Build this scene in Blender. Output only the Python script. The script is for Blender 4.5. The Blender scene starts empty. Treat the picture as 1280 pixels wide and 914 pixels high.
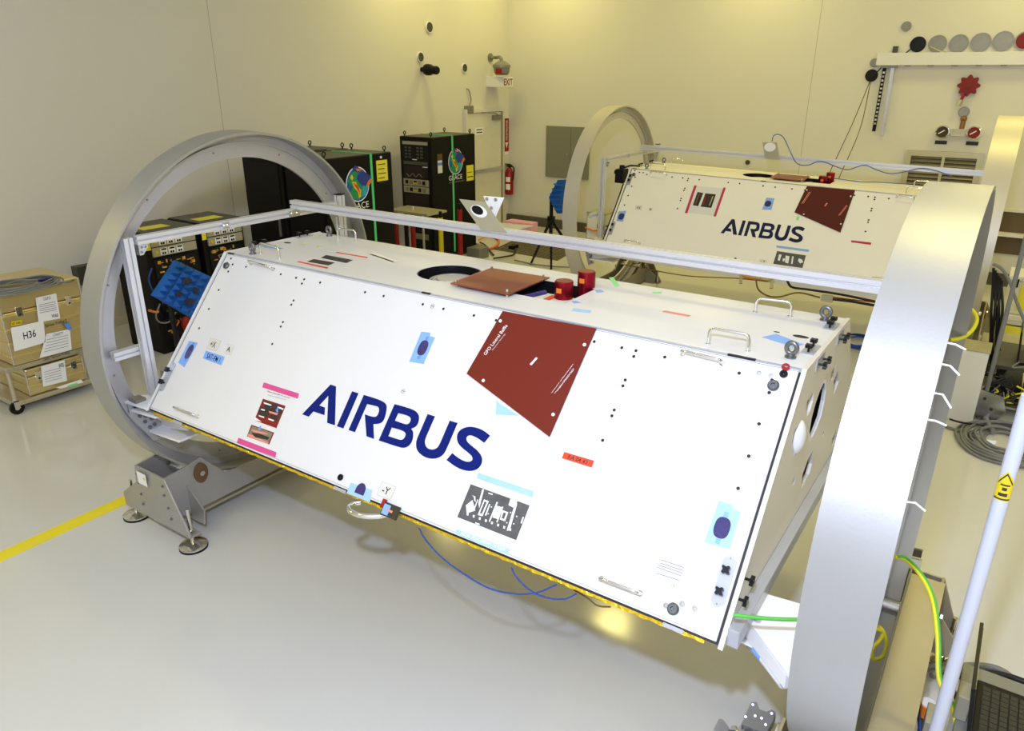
import bpy, bmesh, math, random
from mathutils import Vector as V, Matrix as M
from mathutils.geometry import tessellate_polygon
random.seed(5)
sc = bpy.context.scene
COL = sc.collection

# ------------------------------------------------------------ camera
HT = 1.68                                    # height of the near satellite's top above the floor
FPX = 929.83
YAW, PITCH, ROLL = 0.5940, 0.3723, 0.0039
CAM = V((3.6164, -2.5027, 0.9258 + HT))
_f0 = V((-math.sin(YAW), math.cos(YAW), 0)); _r0 = V((math.cos(YAW), math.sin(YAW), 0)); _u0 = V((0, 0, 1))
FW = math.cos(PITCH) * _f0 - math.sin(PITCH) * _u0
_u = math.sin(PITCH) * _f0 + math.cos(PITCH) * _u0
RT = math.cos(ROLL) * _r0 + math.sin(ROLL) * _u
UP = -math.sin(ROLL) * _r0 + math.cos(ROLL) * _u
cd = bpy.data.cameras.new('camera'); cam = bpy.data.objects.new('camera', cd); COL.objects.link(cam)
cd.sensor_width = 36; cd.sensor_fit = 'HORIZONTAL'; cd.lens = FPX / 1280 * 36; cd.clip_start = .05; cd.clip_end = 100
cam.matrix_world = M(((RT.x, UP.x, -FW.x, CAM.x), (RT.y, UP.y, -FW.y, CAM.y), (RT.z, UP.z, -FW.z, CAM.z), (0, 0, 0, 1)))
sc.camera = cam

# ------------------------------------------------------------ world, lights, exposure
sc.view_settings.view_transform = 'Standard'; sc.view_settings.look = 'None'
sc.view_settings.exposure = 0.0; sc.view_settings.gamma = 1.0
wd = bpy.data.worlds.new('world'); sc.world = wd; wd.use_nodes = True
wd.node_tree.nodes['Background'].inputs[0].default_value = (1, .93, .75, 1)
wd.node_tree.nodes['Background'].inputs[1].default_value = .1

AMB = (1.0, .86, .28); LAMP_W = 27.5; FLASH_W = 430; FLASH = (.60, .69, 1.03)
CEIL = 4.9
ld = bpy.data.lights.new('camera_flash', 'POINT'); ld.energy = FLASH_W; ld.color = FLASH; ld.shadow_soft_size = .05
lo = bpy.data.objects.new('camera_flash', ld); COL.objects.link(lo); lo.location = CAM + V((-.16, .0, .5))
LAMPS = [(x, y) for x in (-.02, 3.4, 6.7) for y in (5.5, 8.3)] + [(-3.6, 6.3), (-3.3, 8.3), (3.4, 1.4), (6.7, 1.4), (6.7, -2.8), (3.4, -3.4), (-.02, -3.4), (-3.3, -3.4)]  # row behind the camera is unseen, added to brighten floor and left wall
for i, (x, y) in enumerate(LAMPS):
    a = bpy.data.lights.new('ceiling_and_fill_light', 'AREA'); a.shape = 'DISK'; a.size = .5; a.energy = LAMP_W; a.color = AMB
    o = bpy.data.objects.new('ceiling_and_fill_light', a); COL.objects.link(o); o.location = (x, y, CEIL - .13)

# ------------------------------------------------------------ pixel rays on real planes
def ray(x, y): return FW + (x - 640) / FPX * RT - (y - 457) / FPX * UP
def hz(x, y, z): d = ray(x, y); return CAM + d * ((z - CAM.z) / d.z)
def hx(x, y, X): d = ray(x, y); return CAM + d * ((X - CAM.x) / d.x)
def hy(x, y, Y): d = ray(x, y); return CAM + d * ((Y - CAM.y) / d.y)
def zm(pts, ox, oy, s):                      # crop coordinates -> photograph coordinates
    return [(ox + a / s, oy + b / s) for a, b in pts]

# ------------------------------------------------------------ materials
MATS = {}
def mat(name, col, rough=.5, metal=0., var=.06, scale=8., bump=0., bscale=40., spec=.3, coat=0., emit=None, es=0., alpha=None, stretch=None, trans=0.):
    m = bpy.data.materials.new(name); m.use_nodes = True; nt = m.node_tree; b = nt.nodes['Principled BSDF']
    tc = nt.nodes.new('ShaderNodeTexCoord'); mp = nt.nodes.new('ShaderNodeMapping'); nt.links.new(tc.outputs['Object'], mp.inputs[0])
    if stretch: mp.inputs['Scale'].default_value = stretch
    nz = nt.nodes.new('ShaderNodeTexNoise'); nz.inputs['Scale'].default_value = scale; nz.inputs['Detail'].default_value = 4
    nt.links.new(mp.outputs[0], nz.inputs['Vector'])
    mx = nt.nodes.new('ShaderNodeMix'); mx.data_type = 'RGBA'
    mx.inputs[6].default_value = tuple(max(0, c * (1 - var)) for c in col) + (1,)
    mx.inputs[7].default_value = tuple(min(1, c * (1 + var)) for c in col) + (1,)
    nt.links.new(nz.outputs[0], mx.inputs[0]); nt.links.new(mx.outputs[2], b.inputs['Base Color'])
    b.inputs['Roughness'].default_value = rough; b.inputs['Metallic'].default_value = metal
    b.inputs['Specular IOR Level'].default_value = spec; b.inputs['Coat Weight'].default_value = coat
    if trans: b.inputs['Transmission Weight'].default_value = trans
    if alpha is not None: b.inputs['Alpha'].default_value = alpha
    if emit: b.inputs['Emission Color'].default_value = emit + (1,); b.inputs['Emission Strength'].default_value = es
    if bump:
        bn = nt.nodes.new('ShaderNodeTexNoise'); bn.inputs['Scale'].default_value = bscale; bn.inputs['Detail'].default_value = 3
        nt.links.new(mp.outputs[0], bn.inputs['Vector'])
        bp = nt.nodes.new('ShaderNodeBump'); bp.inputs['Strength'].default_value = bump; bp.inputs['Distance'].default_value = .01
        nt.links.new(bn.outputs[0], bp.inputs['Height']); nt.links.new(bp.outputs[0], b.inputs['Normal'])
    MATS[name] = m
    return m
mat('wall_paint', (.71, .69, .615), .42, var=.015, scale=1.2, bump=.03, bscale=60)
mat('floor_epoxy', (.61, .61, .58), .13, var=.025, scale=1.3, bump=.02, bscale=3, spec=.5)
mat('ceiling_paint', (.8, .78, .7), .7)
mat('seam', (.42, .4, .32), .7)
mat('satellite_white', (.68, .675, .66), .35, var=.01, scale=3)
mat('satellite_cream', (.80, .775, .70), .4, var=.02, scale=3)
mat('end_cream', (.66, .62, .53), .38, var=.03, scale=3)
mat('gasket', (.015, .013, .015), .5)
mat('card', (.66, .64, .56), .6, var=.01)
mat('trim_grey', (.42, .43, .46), .3, metal=.3)
mat('gold_foil', (.90, .56, .03), .25, metal=.75, var=.3, scale=25, bump=.9, bscale=45)
mat('foil_tan', (.55, .46, .25), .3, metal=.7, var=.2, bump=.3)
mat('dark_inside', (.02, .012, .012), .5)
mat('navy', (.004, .012, .135), .5, var=.03, spec=.1)
mat('navy_dark', (.006, .008, .05), .4, var=.03)
mat('red_plate', (.145, .012, .004), .55, var=.05, scale=150)
mat('maroon_plate', (.075, .006, .004), .5, var=.06, scale=100)
mat('copper_plate', (.24, .06, .032), .4, metal=.35, var=.06, scale=90)
mat('red_anodised', (.28, .008, .02), .28, metal=.75, var=.05)
mat('steel', (.62, .62, .62), .25, metal=1., var=.05)
mat('chrome', (.8, .78, .74), .1, metal=1., var=.03)
mat('bolt_grey', (.2, .2, .21), .35, metal=.8)
mat('lug_grey', (.14, .145, .15), .35, metal=.7)
mat('black_plastic', (.007, .007, .008), .35, spec=.2)
mat('black_paint', (.006, .0055, .005), .5, var=.2, scale=20, spec=.15)
mat('rack_top', (.06, .06, .048), .45, var=.1)
mat('ring_warm_lit', (.60, .56, .45), .45, metal=.3, var=.04)  # far rings: warm ambient light mixed into the aluminium colour
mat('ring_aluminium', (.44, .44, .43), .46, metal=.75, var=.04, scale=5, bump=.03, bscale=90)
mat('ring_web', (.50, .49, .50), .42, metal=.6, var=.05, scale=6)
mat('profile_aluminium', (.66, .66, .67), .38, metal=.5, var=.03)
mat('cradle_steel', (.42, .41, .39), .4, metal=.55, var=.06, scale=5)
mat('cradle_tan', (.42, .38, .27), .38, metal=.5, var=.08, scale=6)
mat('pole_white', (.55, .57, .63), .35, var=.02)
mat('jumper', (.72, .36, .02), .5)
mat('wire_blue', (.10, .17, .42), .45)
mat('white_paint', (.76, .76, .76), .35, var=.02)
mat('paper', (.86, .86, .84), .6, var=.01)
mat('paper_edge', (.26, .26, .24), .6)
mat('ink', (.03, .03, .035), .6)
mat('ink_faint', (.22, .22, .30), .6)
mat('tape_blue', (.22, .40, .78), .5, var=.05, scale=40)
mat('tape_blue_deep', (.12, .28, .72), .5, var=.05)
mat('tape_pale', (.34, .54, .80), .5, var=.08, scale=40)
mat('oval_purple', (.045, .035, .13), .25, var=.5, scale=60)
mat('pink', (.62, .07, .24), .5, var=.04)
mat('crimson_tape', (.45, .03, .08), .5)
mat('orange_red', (.72, .06, .02), .5)
mat('photo_dark', (.03, .022, .02), .4, var=.7, scale=60)
mat('photo_grey', (.09, .09, .09), .45, var=.4, scale=30)
mat('photo_white', (.75, .75, .75), .5)
mat('photo_red', (.20, .012, .01), .5)
mat('salmon', (.72, .25, .18), .5)
mat('green_tape', (.25, .72, .28), .5)
mat('green_strap', (.10, .62, .22), .5)
mat('yellow', (.72, .55, .015), .45, var=.03)
mat('yellow_label', (.80, .72, .05), .5)
mat('floor_yellow', (.83, .70, .02), .3, var=.05)
mat('red_paint', (.30, .010, .008), .35)
mat('extinguisher_red', (.26, .01, .01), .25)
mat('case_aluminium', (.74, .60, .30), .30, metal=.8, var=.06, scale=4, bump=.05)
mat('cart_steel', (.6, .55, .43), .28, metal=.8)
mat('cable_grey', (.20, .20, .19), .45)
mat('cable_blue', (.015, .06, .30), .4)
mat('cable_black', (.012, .012, .015), .4)
mat('cable_yellow', (.80, .75, .03), .4)
mat('cable_green', (.10, .45, .06), .4)
mat('cable_orange', (.75, .16, .02), .4)
mat('cable_brown', (.13, .07, .03), .5)
mat('absorber_blue', (.008, .10, .42), .6, var=.12, scale=20)
mat('absorber_dark', (.03, .035, .05), .6)
mat('foam_pink', (.85, .42, .58), .7, var=.04)
mat('matting', (.16, .13, .06), .7, var=.2)
mat('tan_plate', (.44, .41, .27), .45, metal=.3)
mat('panel_grey', (.22, .215, .17), .5, var=.04)
mat('base_grey', (.085, .08, .065), .5)
mat('door_paint', (.72, .70, .60), .45)
mat('door_metal', (.40, .36, .24), .4, metal=.5)
mat('brass', (.28, .14, .06), .35, metal=.6)
mat('disc_steel', (.26, .25, .20), .4, metal=.6, var=.15, scale=20)
mat('disc_dark', (.08, .075, .055), .45, metal=.3)
mat('glass', (.8, .85, .85), .05, trans=.7, spec=.6)
mat('pipe_grey', (.25, .25, .22), .4, metal=.4)
mat('unit_beige', (.42, .39, .28), .45, metal=.3, var=.1, scale=30)
mat('earth_blue', (.01, .12, .42), .5)
mat('earth_green', (.02, .27, .10), .5, var=.3, scale=20)
mat('earth_cyan', (.03, .38, .50), .5)
mat('sat_purple', (.03, .05, .28), .5)
mat('orange', (.75, .20, .02), .5)
mat('screen', (.05, .045, .03), .15)
mat('louvre', (.5, .46, .32), .3, metal=.6)
mat('brown_panel', (.12, .085, .05), .5)
mat('clear_bin', (.75, .74, .62), .3)
mat('lamp_glow', (1, .9, .6), .5, emit=(1, .9, .55), es=6)
MA = MATS

# ------------------------------------------------------------ mesh builder
WM = {}                                      # world matrix of every object made here
def rotb(ax, ang): return M.Rotation(ang, 4, ax)
class MB:
    def __init__(s, T=None): s.v = []; s.f = []; s.T = T
    def add(s, vs, fs):
        n = len(s.v)
        s.v += [(s.T @ V(p)) if s.T is not None else V(p) for p in vs]
        s.f += [tuple(n + i for i in f) for f in fs]
        return s
    def box(s, a, b, R=None, c=None):
        a, b = V(a), V(b)
        vs = [V((x, y, z)) for z in (a.z, b.z) for y in (a.y, b.y) for x in (a.x, b.x)]
        if R is not None:
            c = V(c) if c is not None else (a + b) / 2
            R3 = R.to_3x3(); vs = [c + R3 @ (q - c) for q in vs]
        return s.add(vs, [(0, 2, 3, 1), (4, 5, 7, 6), (0, 1, 5, 4), (2, 6, 7, 3), (0, 4, 6, 2), (1, 3, 7, 5)])
    def prism(s, loops, ext):                # loops: list of 3D loops (outer, holes), extruded by vector ext
        if not isinstance(loops[0], (list, tuple)) or len(loops[0]) == 3 and not isinstance(loops[0][0], (list, tuple, V)): loops = [loops]
        loops = [[V(p) for p in L] for L in loops]; e = V(ext)
        allv = [p for L in loops for p in L]; n = len(allv)
        tri = tessellate_polygon(loops)
        nrm = V((0, 0, 0)); L = loops[0]
        for i in range(len(L)): nrm += L[i].cross(L[(i + 1) % len(L)])
        fs = []
        for t in tri:
            a, b, c = (allv[i] for i in t)
            t = tuple(t)
            if (b - a).cross(c - a).dot(e) > 0: t = t[::-1]
            fs.append(t); fs.append(tuple(i + n for i in t[::-1]))
        k = 0
        for li, L in enumerate(loops):
            m = len(L); nn = V((0, 0, 0))
            for i in range(m): nn += L[i].cross(L[(i + 1) % m])
            fl = (nn.dot(e) > 0) ^ (li > 0)
            for i in range(m):
                q = (k + i, k + (i + 1) % m, k + (i + 1) % m + n, k + i + n)
                fs.append(q if fl else q[::-1])
            k += m
        return s.add(allv + [p + e for p in allv], fs)
    def cyl(s, p0, p1, r, seg=16, r1=None, cap=True):
        p0, p1 = V(p0), V(p1); d = (p1 - p0).normalized(); r1 = r if r1 is None else r1
        a = d.orthogonal().normalized(); b = d.cross(a)
        vs = []
        for p, q in ((p0, r), (p1, r1)):
            for i in range(seg):
                t = 2 * math.pi * i / seg; vs.append(p + (a * math.cos(t) + b * math.sin(t)) * q)
        fs = [(i, (i + 1) % seg, (i + 1) % seg + seg, i + seg) for i in range(seg)]
        if cap: fs += [tuple(range(seg))[::-1], tuple(range(seg, 2 * seg))]
        return s.add(vs, fs)
    def tube(s, pts, r, seg=8, closed=False):
        pts = [V(p) for p in pts]; n = len(pts); vs = []; prev = None
        for i, p in enumerate(pts):
            if closed: d = pts[(i + 1) % n] - pts[i - 1]
            else: d = pts[min(i + 1, n - 1)] - pts[max(i - 1, 0)]
            if d.length < 1e-9: d = V((0, 0, 1))
            d.normalize()
            a = d.orthogonal().normalized() if prev is None else (prev - d * prev.dot(d)).normalized()
            prev = a; b = d.cross(a)
            for k in range(seg):
                t = 2 * math.pi * k / seg; vs.append(p + (a * math.cos(t) + b * math.sin(t)) * r)
        m = n if closed else n - 1
        fs = [(i * seg + k, i * seg + (k + 1) % seg, ((i + 1) % n) * seg + (k + 1) % seg, ((i + 1) % n) * seg + k) for i in range(m) for k in range(seg)]
        if not closed: fs += [tuple(range(seg))[::-1], tuple(range((n - 1) * seg, n * seg))]
        return s.add(vs, fs)
    def lathe(s, c, axis, prof, seg=32, closed=True):   # prof: (axial, radius)
        c = V(c); d = V(axis).normalized(); a = d.orthogonal().normalized(); b = d.cross(a); n = len(prof)
        vs = [c + d * h + (a * math.cos(2 * math.pi * i / seg) + b * math.sin(2 * math.pi * i / seg)) * r for i in range(seg) for h, r in prof]
        fs = []
        for i in range(seg):
            j = (i + 1) % seg
            for k in range(n if closed else n - 1):
                l = (k + 1) % n
                fs.append((i * n + k, j * n + k, j * n + l, i * n + l))
        return s.add(vs, fs)
    def sphere(s, c, r, sx=1, sy=1, sz=1, seg=14, rings=8):
        c = V(c); vs = [c + V((0, 0, r * sz))]
        for i in range(1, rings):
            t = math.pi * i / rings
            for k in range(seg):
                q = 2 * math.pi * k / seg; vs.append(c + V((r * sx * math.sin(t) * math.cos(q), r * sy * math.sin(t) * math.sin(q), r * sz * math.cos(t))))
        vs.append(c - V((0, 0, r * sz))); n = len(vs)
        fs = [(0, 1 + k, 1 + (k + 1) % seg) for k in range(seg)]
        for i in range(rings - 2):
            for k in range(seg): fs.append((1 + i * seg + k, 1 + (i + 1) * seg + k, 1 + (i + 1) * seg + (k + 1) % seg, 1 + i * seg + (k + 1) % seg))
        fs += [(n - 1, 1 + (rings - 2) * seg + (k + 1) % seg, 1 + (rings - 2) * seg + k) for k in range(seg)]
        return s.add(vs, fs)
def obj(name, mb, m, parent=None, label=None, cat=None, group=None, kind=None, smooth=None, bevel=0, mesh=None):
    me = mesh
    W = WM[parent.name] if parent else M.Identity(4)
    if me is None:
        me = bpy.data.meshes.new(name)
        Wi = W.inverted()
        me.from_pydata([tuple(Wi @ v) for v in mb.v], [], mb.f)
        bm = bmesh.new(); bm.from_mesh(me); bmesh.ops.recalc_face_normals(bm, faces=bm.faces); bm.to_mesh(me); bm.free()
        me.materials.append(MA[m])
        if smooth:
            me.shade_smooth(); me.set_sharp_from_angle(angle=math.radians(smooth))
    o = bpy.data.objects.new(name, me); COL.objects.link(o)
    if parent: o.parent = parent
    WM[o.name] = W
    if bevel:
        b = o.modifiers.new('bevel', 'BEVEL'); b.width = bevel; b.segments = 2; b.limit_method = 'ANGLE'
    for k, v in (('label', label), ('category', cat), ('group', group), ('kind', kind)):
        if v: o[k] = v
    return o
def thing(name, label, cat, loc=(0, 0, 0), group=None, T=None):
    o = bpy.data.objects.new(name, None); COL.objects.link(o); o.empty_display_size = .1
    W = (T if T is not None else M.Identity(4)) @ M.Translation(V(loc)) if T is None else T
    if T is None: W = M.Translation(V(loc))
    o.matrix_world = W; WM[o.name] = W
    o['label'] = label; o['category'] = cat
    if group: o['group'] = group
    return o
def struct(name, mb, m, parent=None, **k): return obj(name, mb, m, parent, kind=None if parent else 'structure', **k)

_TX = {}
def textmesh(s, bold=False):
    if s in _TX: return _TX[s]
    c = bpy.data.curves.new('t', 'FONT'); c.body = s; c.size = 1; c.resolution_u = 3; c.offset = .012 if bold else 0
    o = bpy.data.objects.new('t', c); COL.objects.link(o)
    dg = bpy.context.evaluated_depsgraph_get(); me = bpy.data.meshes.new_from_object(o.evaluated_get(dg))
    vs = [v.co.copy() for v in me.vertices]; fs = [tuple(p.vertices) for p in me.polygons]
    x0 = min(v.x for v in vs); x1 = max(v.x for v in vs); y0 = min(v.y for v in vs); y1 = max(v.y for v in vs)
    vs = [((v.x - x0) / (x1 - x0), (v.y - y0) / (y1 - y0)) for v in vs]
    bpy.data.objects.remove(o); bpy.data.curves.remove(c); bpy.data.meshes.remove(me)
    _TX[s] = (vs, fs); return _TX[s]
def text(mb, s, o, ex, ey, bold=False):      # lower-left corner o, full extent vectors ex, ey
    vs, fs = textmesh(s, bold); o, ex, ey = V(o), V(ex), V(ey)
    return mb.add([o + ex * a + ey * b for a, b in vs], fs)
def smoothpoly(pts, it=2):                   # points with a third element are rounded
    P = [(p[0], p[1], len(p) > 2) for p in pts]
    for _ in range(it):
        Q = []; n = len(P)
        for i, (x, y, s_) in enumerate(P):
            if not s_: Q.append((x, y, False)); continue
            a, b = P[i - 1], P[(i + 1) % n]
            Q.append((x * .75 + a[0] * .25, y * .75 + a[1] * .25, True)); Q.append((x * .75 + b[0] * .25, y * .75 + b[1] * .25, True))
        P = Q
    return [(x, y) for x, y, _ in P]
def circ(n, r, cx=0, cy=0, ph=0): return [(cx + r * math.cos(2 * math.pi * i / n + ph), cy + r * math.sin(2 * math.pi * i / n + ph)) for i in range(n)]
def spline(pts, n=8):
    P = [V(p) for p in pts]; P = [P[0] * 2 - P[1]] + P + [P[-1] * 2 - P[-2]]; out = []
    for i in range(1, len(P) - 2):
        for k in range(n):
            t = k / n
            out.append(.5 * ((2 * P[i]) + (P[i + 1] - P[i - 1]) * t + (2 * P[i - 1] - 5 * P[i] + 4 * P[i + 1] - P[i + 2]) * t * t + (3 * P[i] - P[i - 1] - 3 * P[i + 1] + P[i + 2]) * t ** 3))
    out.append(P[-2]); return out

# ============================================================ SETTING
WX, WY = -4.4, 9.22
struct('floor', MB().box((WX - .2, -5.2, -.1), (8.7, WY + .2, 0)), 'floor_epoxy')
struct('ceiling', MB().box((WX - .2, -5.2, CEIL), (8.7, WY + .2, CEIL + .1)), 'ceiling_paint')
struct('wall_left', MB().box((WX - .2, -5.2, 0), (WX, WY, CEIL)), 'wall_paint')
struct('wall_back', MB().box((WX, WY, 0), (8.7, WY + .2, CEIL)), 'wall_paint')
struct('wall_right', MB().box((8.5, -5.2, 0), (8.7, WY, CEIL)), 'wall_paint')
struct('wall_front', MB().box((WX, -5.2, 0), (8.5, -5.0, CEIL)), 'wall_paint')
y1 = hx(266, 60, WX).y
k = 1
for yy in (y1, y1 - 3.6):
    struct('trim_%d' % k, MB().box((WX, yy - .003, .1), (WX + .0015, yy + .003, CEIL)), 'seam'); k += 1
x1 = hy(1020, 60, WY).x
for xx in (x1, x1 + 4.8):
    struct('trim_%d' % k, MB().box((xx - .003, WY - .0015, .1), (xx + .003, WY, CEIL)), 'seam'); k += 1
struct('baseboard_back', MB().box((WX, WY - .06, 0), (8.5, WY, .16)), 'base_grey')
struct('baseboard_left', MB().box((WX, -5, 0), (WX + .012, 7.9, .1)), 'wall_paint')
sx = (hz(0, 694, 0).x + hz(0, 712, 0).x) / 2
struct('floor_marking', MB().box((-.90, -5, 0), (-.79, 2.6, .0015)), 'floor_yellow')
# column strip at the far left edge of the photograph
struct('trim_20', MB().box((WX, .02, 0), (WX + .03, .22, CEIL)), 'white_paint')
for i, (x, y) in enumerate(LAMPS):
    t = thing('ceiling_and_fill_lamp', 'round high bay lamp on the cleanroom ceiling, rear row added as fill', 'lamp', (x, y, CEIL - .12), 'ceiling lamps')
    obj('housing', MB().lathe((x, y, CEIL - .12), (0, 0, 1), [(0, .27), (0, .29), (.12, .29), (.12, .27)], 24), 'white_paint', t)

# door near the corner on the left wall
dt0 = hx(594, 138, WX); dt1 = hx(629, 137, WX)
ya, yb, zt = dt0.y - .35, dt1.y, dt1.z + .04
door = struct('door_1', MB().box((WX + .002, ya + .06, 0), (WX + .045, yb - .14, zt - .07)), 'door_paint')
struct('door_frame', MB().box((WX, yb - .08, 0), (WX + .03, yb, zt)).box((WX, ya, 0), (WX + .07, ya + .06, zt)).box((WX, ya + .06, zt - .06), (WX + .068, yb - .08, zt)), 'wall_paint', door)
struct('door_edge_strip', MB().box((WX, yb - .14, 0), (WX + .05, yb - .08, zt - .06)), 'door_metal', door)
zp = hx(600, 213, WX).z
struct('push_bar', MB().box((WX + .08, ya + .15, zp - .03), (WX + .11, yb - .18, zp + .03)).box((WX + .04, ya + .15, zp - .03), (WX + .1, ya + .2, zp + .03)).box((WX + .04, yb - .24, zp - .03), (WX + .1, yb - .18, zp + .03)), 'steel', door)
struct('door_closer', MB().box((WX + .04, yb - .42, zt - .2), (WX + .1, yb - .16, zt - .12)).tube([(WX + .09, yb - .3, zt - .12), (WX + .2, yb - .5, zt - .08), (WX + .06, yb - .75, zt - .06)], .01, 6), 'pipe_grey', door)
a = hx(599, 164, WX + .05)
pl = struct('door_notice', MB().box((WX + .045, a.y - .11, a.z - .06), (WX + .05, a.y + .12, a.z + .06)), 'paper', door)
mb = MB()
for zz in (.025, -.02): mb.box((WX + .05, a.y - .08, a.z + zz - .008), (WX + .052, a.y + .09, a.z + zz + .008))
struct('notice_print', mb, 'ink', pl)

# ============================================================ WALL THINGS
def wall_disc(px, py, r, m, wall, label, group=None, name='port_cover', cat='cover', th=.02, rim=None):
    if wall == 'b': c = hy(px, py, WY); ax = V((0, -1, 0))
    else: c = hx(px, py, WX); ax = V((1, 0, 0))
    mb = MB().lathe(c, ax, [(0, 0.0001), (0, r), (th * .7, r), (th, r * .93), (th, .0001)], 28, closed=False)
    if rim:
        t = thing(name, label, cat, c, group)
        obj('disc', mb, m, t, smooth=35)
        obj('rim', MB().lathe(c, ax, [(0, r), (0, r * 1.12), (th * 1.1, r * 1.1), (th * 1.1, r * .95), (0, r * .95)], 28), rim, t, smooth=35)
    else: t = obj(name, mb, m, None, label, cat, group, smooth=35)
    return t
wall_disc(536, 34, .075, 'disc_dark', 'l', 'small dark round wall cap, the highest one on the left wall', rim='white_paint')
wall_disc(525, 71.5, .068, 'disc_dark', 'l', 'small dark round wall cap just above the black wall camera', rim='white_paint')
wall_disc(580, 85, .066, 'disc_dark', 'l', 'small dark round wall cap between black wall camera and exit sign', rim='white_paint')
wall_disc(1133, 33, .06, 'disc_steel', 'b', 'small grey round wall cap above the black disc over the white rail')
wall_disc(1093, 78.5, .055, 'disc_steel', 'b', 'small grey round wall cap at the left end of the white rail')
wall_disc(1205, 140, .065, 'disc_steel', 'b', 'small grey round wall cap between the red emblem and the pressure gauges')
wall_disc(1147.5, 55.5, .095, 'black_plastic', 'b', 'large black wall disc, first in the row above the white rail')
for i, (x, y) in enumerate(((1172, 55), (1198.5, 54.5), (1226, 53), (1254, 51.5))):
    wall_disc(x, y, .096 + .003 * i, 'disc_steel', 'b', ['brushed steel wall disc next to the black one, with a thin wire across it', 'brushed steel wall disc, second after the black one above the rail', 'brushed steel wall disc, third after the black one above the rail', 'brushed steel wall disc, last steel one before the reddish disc'][i], 'steel discs above the white rail', rim='disc_steel')
wall_disc(1281, 51, .098, 'photo_red', 'b', 'reddish brown wall disc cut by the picture edge above the rail', rim='disc_steel')
wall_disc(1089.5, 94.5, .08, 'black_plastic', 'b', 'black round wall disc below the left end of the rail with two wires', name='cable_port')

# black camera / horn on the left wall
c = hx(527, 87, WX)
t = thing('wall_camera', 'black camera housing sticking out of the left wall', 'camera', c)
obj('mount', MB().cyl(c, c + V((.1, 0, 0)), .035, 14), 'black_plastic', t, smooth=40)
obj('body', MB().lathe(c + V((.08, 0, 0)), (1, 0, -.05), [(0, .001), (0, .075), (.03, .085), (.1, .08), (.14, .06), (.22, .062), (.24, .05), (.24, .001)], 20, False), 'black_plastic', t, smooth=35)
# white rail shelf
a = hy(1098, 68, WY - .02); b = hy(1280, 64, WY - .02); zt_, zb_ = hy(1180, 65.5, WY - .05).z, hy(1180, 81.5, WY - .05).z
t = thing('wall_rail', 'long white rail across the back wall under the row of discs', 'rail', (a.x, WY, zb_))
obj('rail_body', MB().box((a.x, WY - .09, zb_), (8.3, WY, zt_)), 'white_paint', t, bevel=.004)
mb = MB()
for i in range(24):
    xx = a.x + .35 + i * .27
    mb.box((xx, WY - .07, zb_ - .012), (xx + .07, WY - .02, zb_))
obj('rail_clip', mb, 'pipe_grey', t, kind='stuff')
# hanging brackets
p0 = hy(1106, 84, WY - .05); p1 = hy(1103, 170, WY - .05)
t = thing('hanging_strap', 'slotted dark strap hanging from the left end of the white rail', 'strap', p0)
w = .022
obj('strap', MB().box((p0.x - w, WY - .06, p0.z - .82), (p0.x + w, WY - .045, p0.z)), 'black_paint', t)
for i in range(14):
    obj('slot_plate', MB().box((p0.x - .012, WY - .065, p0.z - .08 - i * .05), (p0.x + .014, WY - .06, p0.z - .055 - i * .05)), 'unit_beige' if i % 2 else 'steel', t)
q0 = hy(1116, 84, WY - .05)
mb = MB().prism([[(q0.x - .02, WY - .05, q0.z), (q0.x + .02, WY - .05, q0.z), (p1.x + .015, WY - .05, p1.z), (p1.x - .03, WY - .05, p1.z)]], (0, .012, 0))
obj('steel_bar', mb, 'steel', t)
obj('top_clip', MB().box((p0.x - .05, WY - .07, p0.z - .01), (q0.x + .05, WY - .02, p0.z + .03)), 'pipe_grey', t)
c = hy(1119, 63, WY - .03); obj('rail_bracket', MB().box((c.x - .03, WY - .05, c.z - .07), (c.x + .03, WY, c.z + .05)), 'disc_dark', None, 'small dark bracket on the top edge of the white rail', 'bracket')
# wires from black disc
c0 = hy(1089, 98, WY - .03)
for i, (px, py) in enumerate(((1042, 205), (1052, 215))):
    e = hy(px, py, 7.6)
    obj('thin_wire', MB().tube(spline([c0, (c0 + e) / 2 + V((.05 * i, 0, -.05)), e, e + V((0, -.6, -.35))], 6), .0045, 6), 'cable_black', None, ['thin dark wire from the black disc, the outer one reaching the far satellite', 'thin dark wire from the black disc, the inner one reaching the far satellite'][i], 'wire')
e1 = hy(1104, 82, WY - .06); obj('thin_wire', MB().tube(spline([c0, (c0 + e1) / 2, e1], 4), .009, 6), 'cable_black', None, 'short dark wire between the black disc and the rail end', 'wire')
e0 = hy(1139, 61, WY - .02); e1 = hy(1130, 68, WY - .05); obj('thin_wire', MB().tube([e0, e1], .008, 6), 'cable_black', None, 'short wire from the upper black disc down to the rail', 'wire')
e0 = hy(1163, 58, WY - .04); e1 = hy(1184, 66, WY - .06); obj('thin_rod', MB().tube([e0, (e0 + e1) / 2 + V((0, 0, -.01)), e1], .009, 6), 'chrome', None, 'thin bright rod in front of the first steel disc', 'rod')
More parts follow.
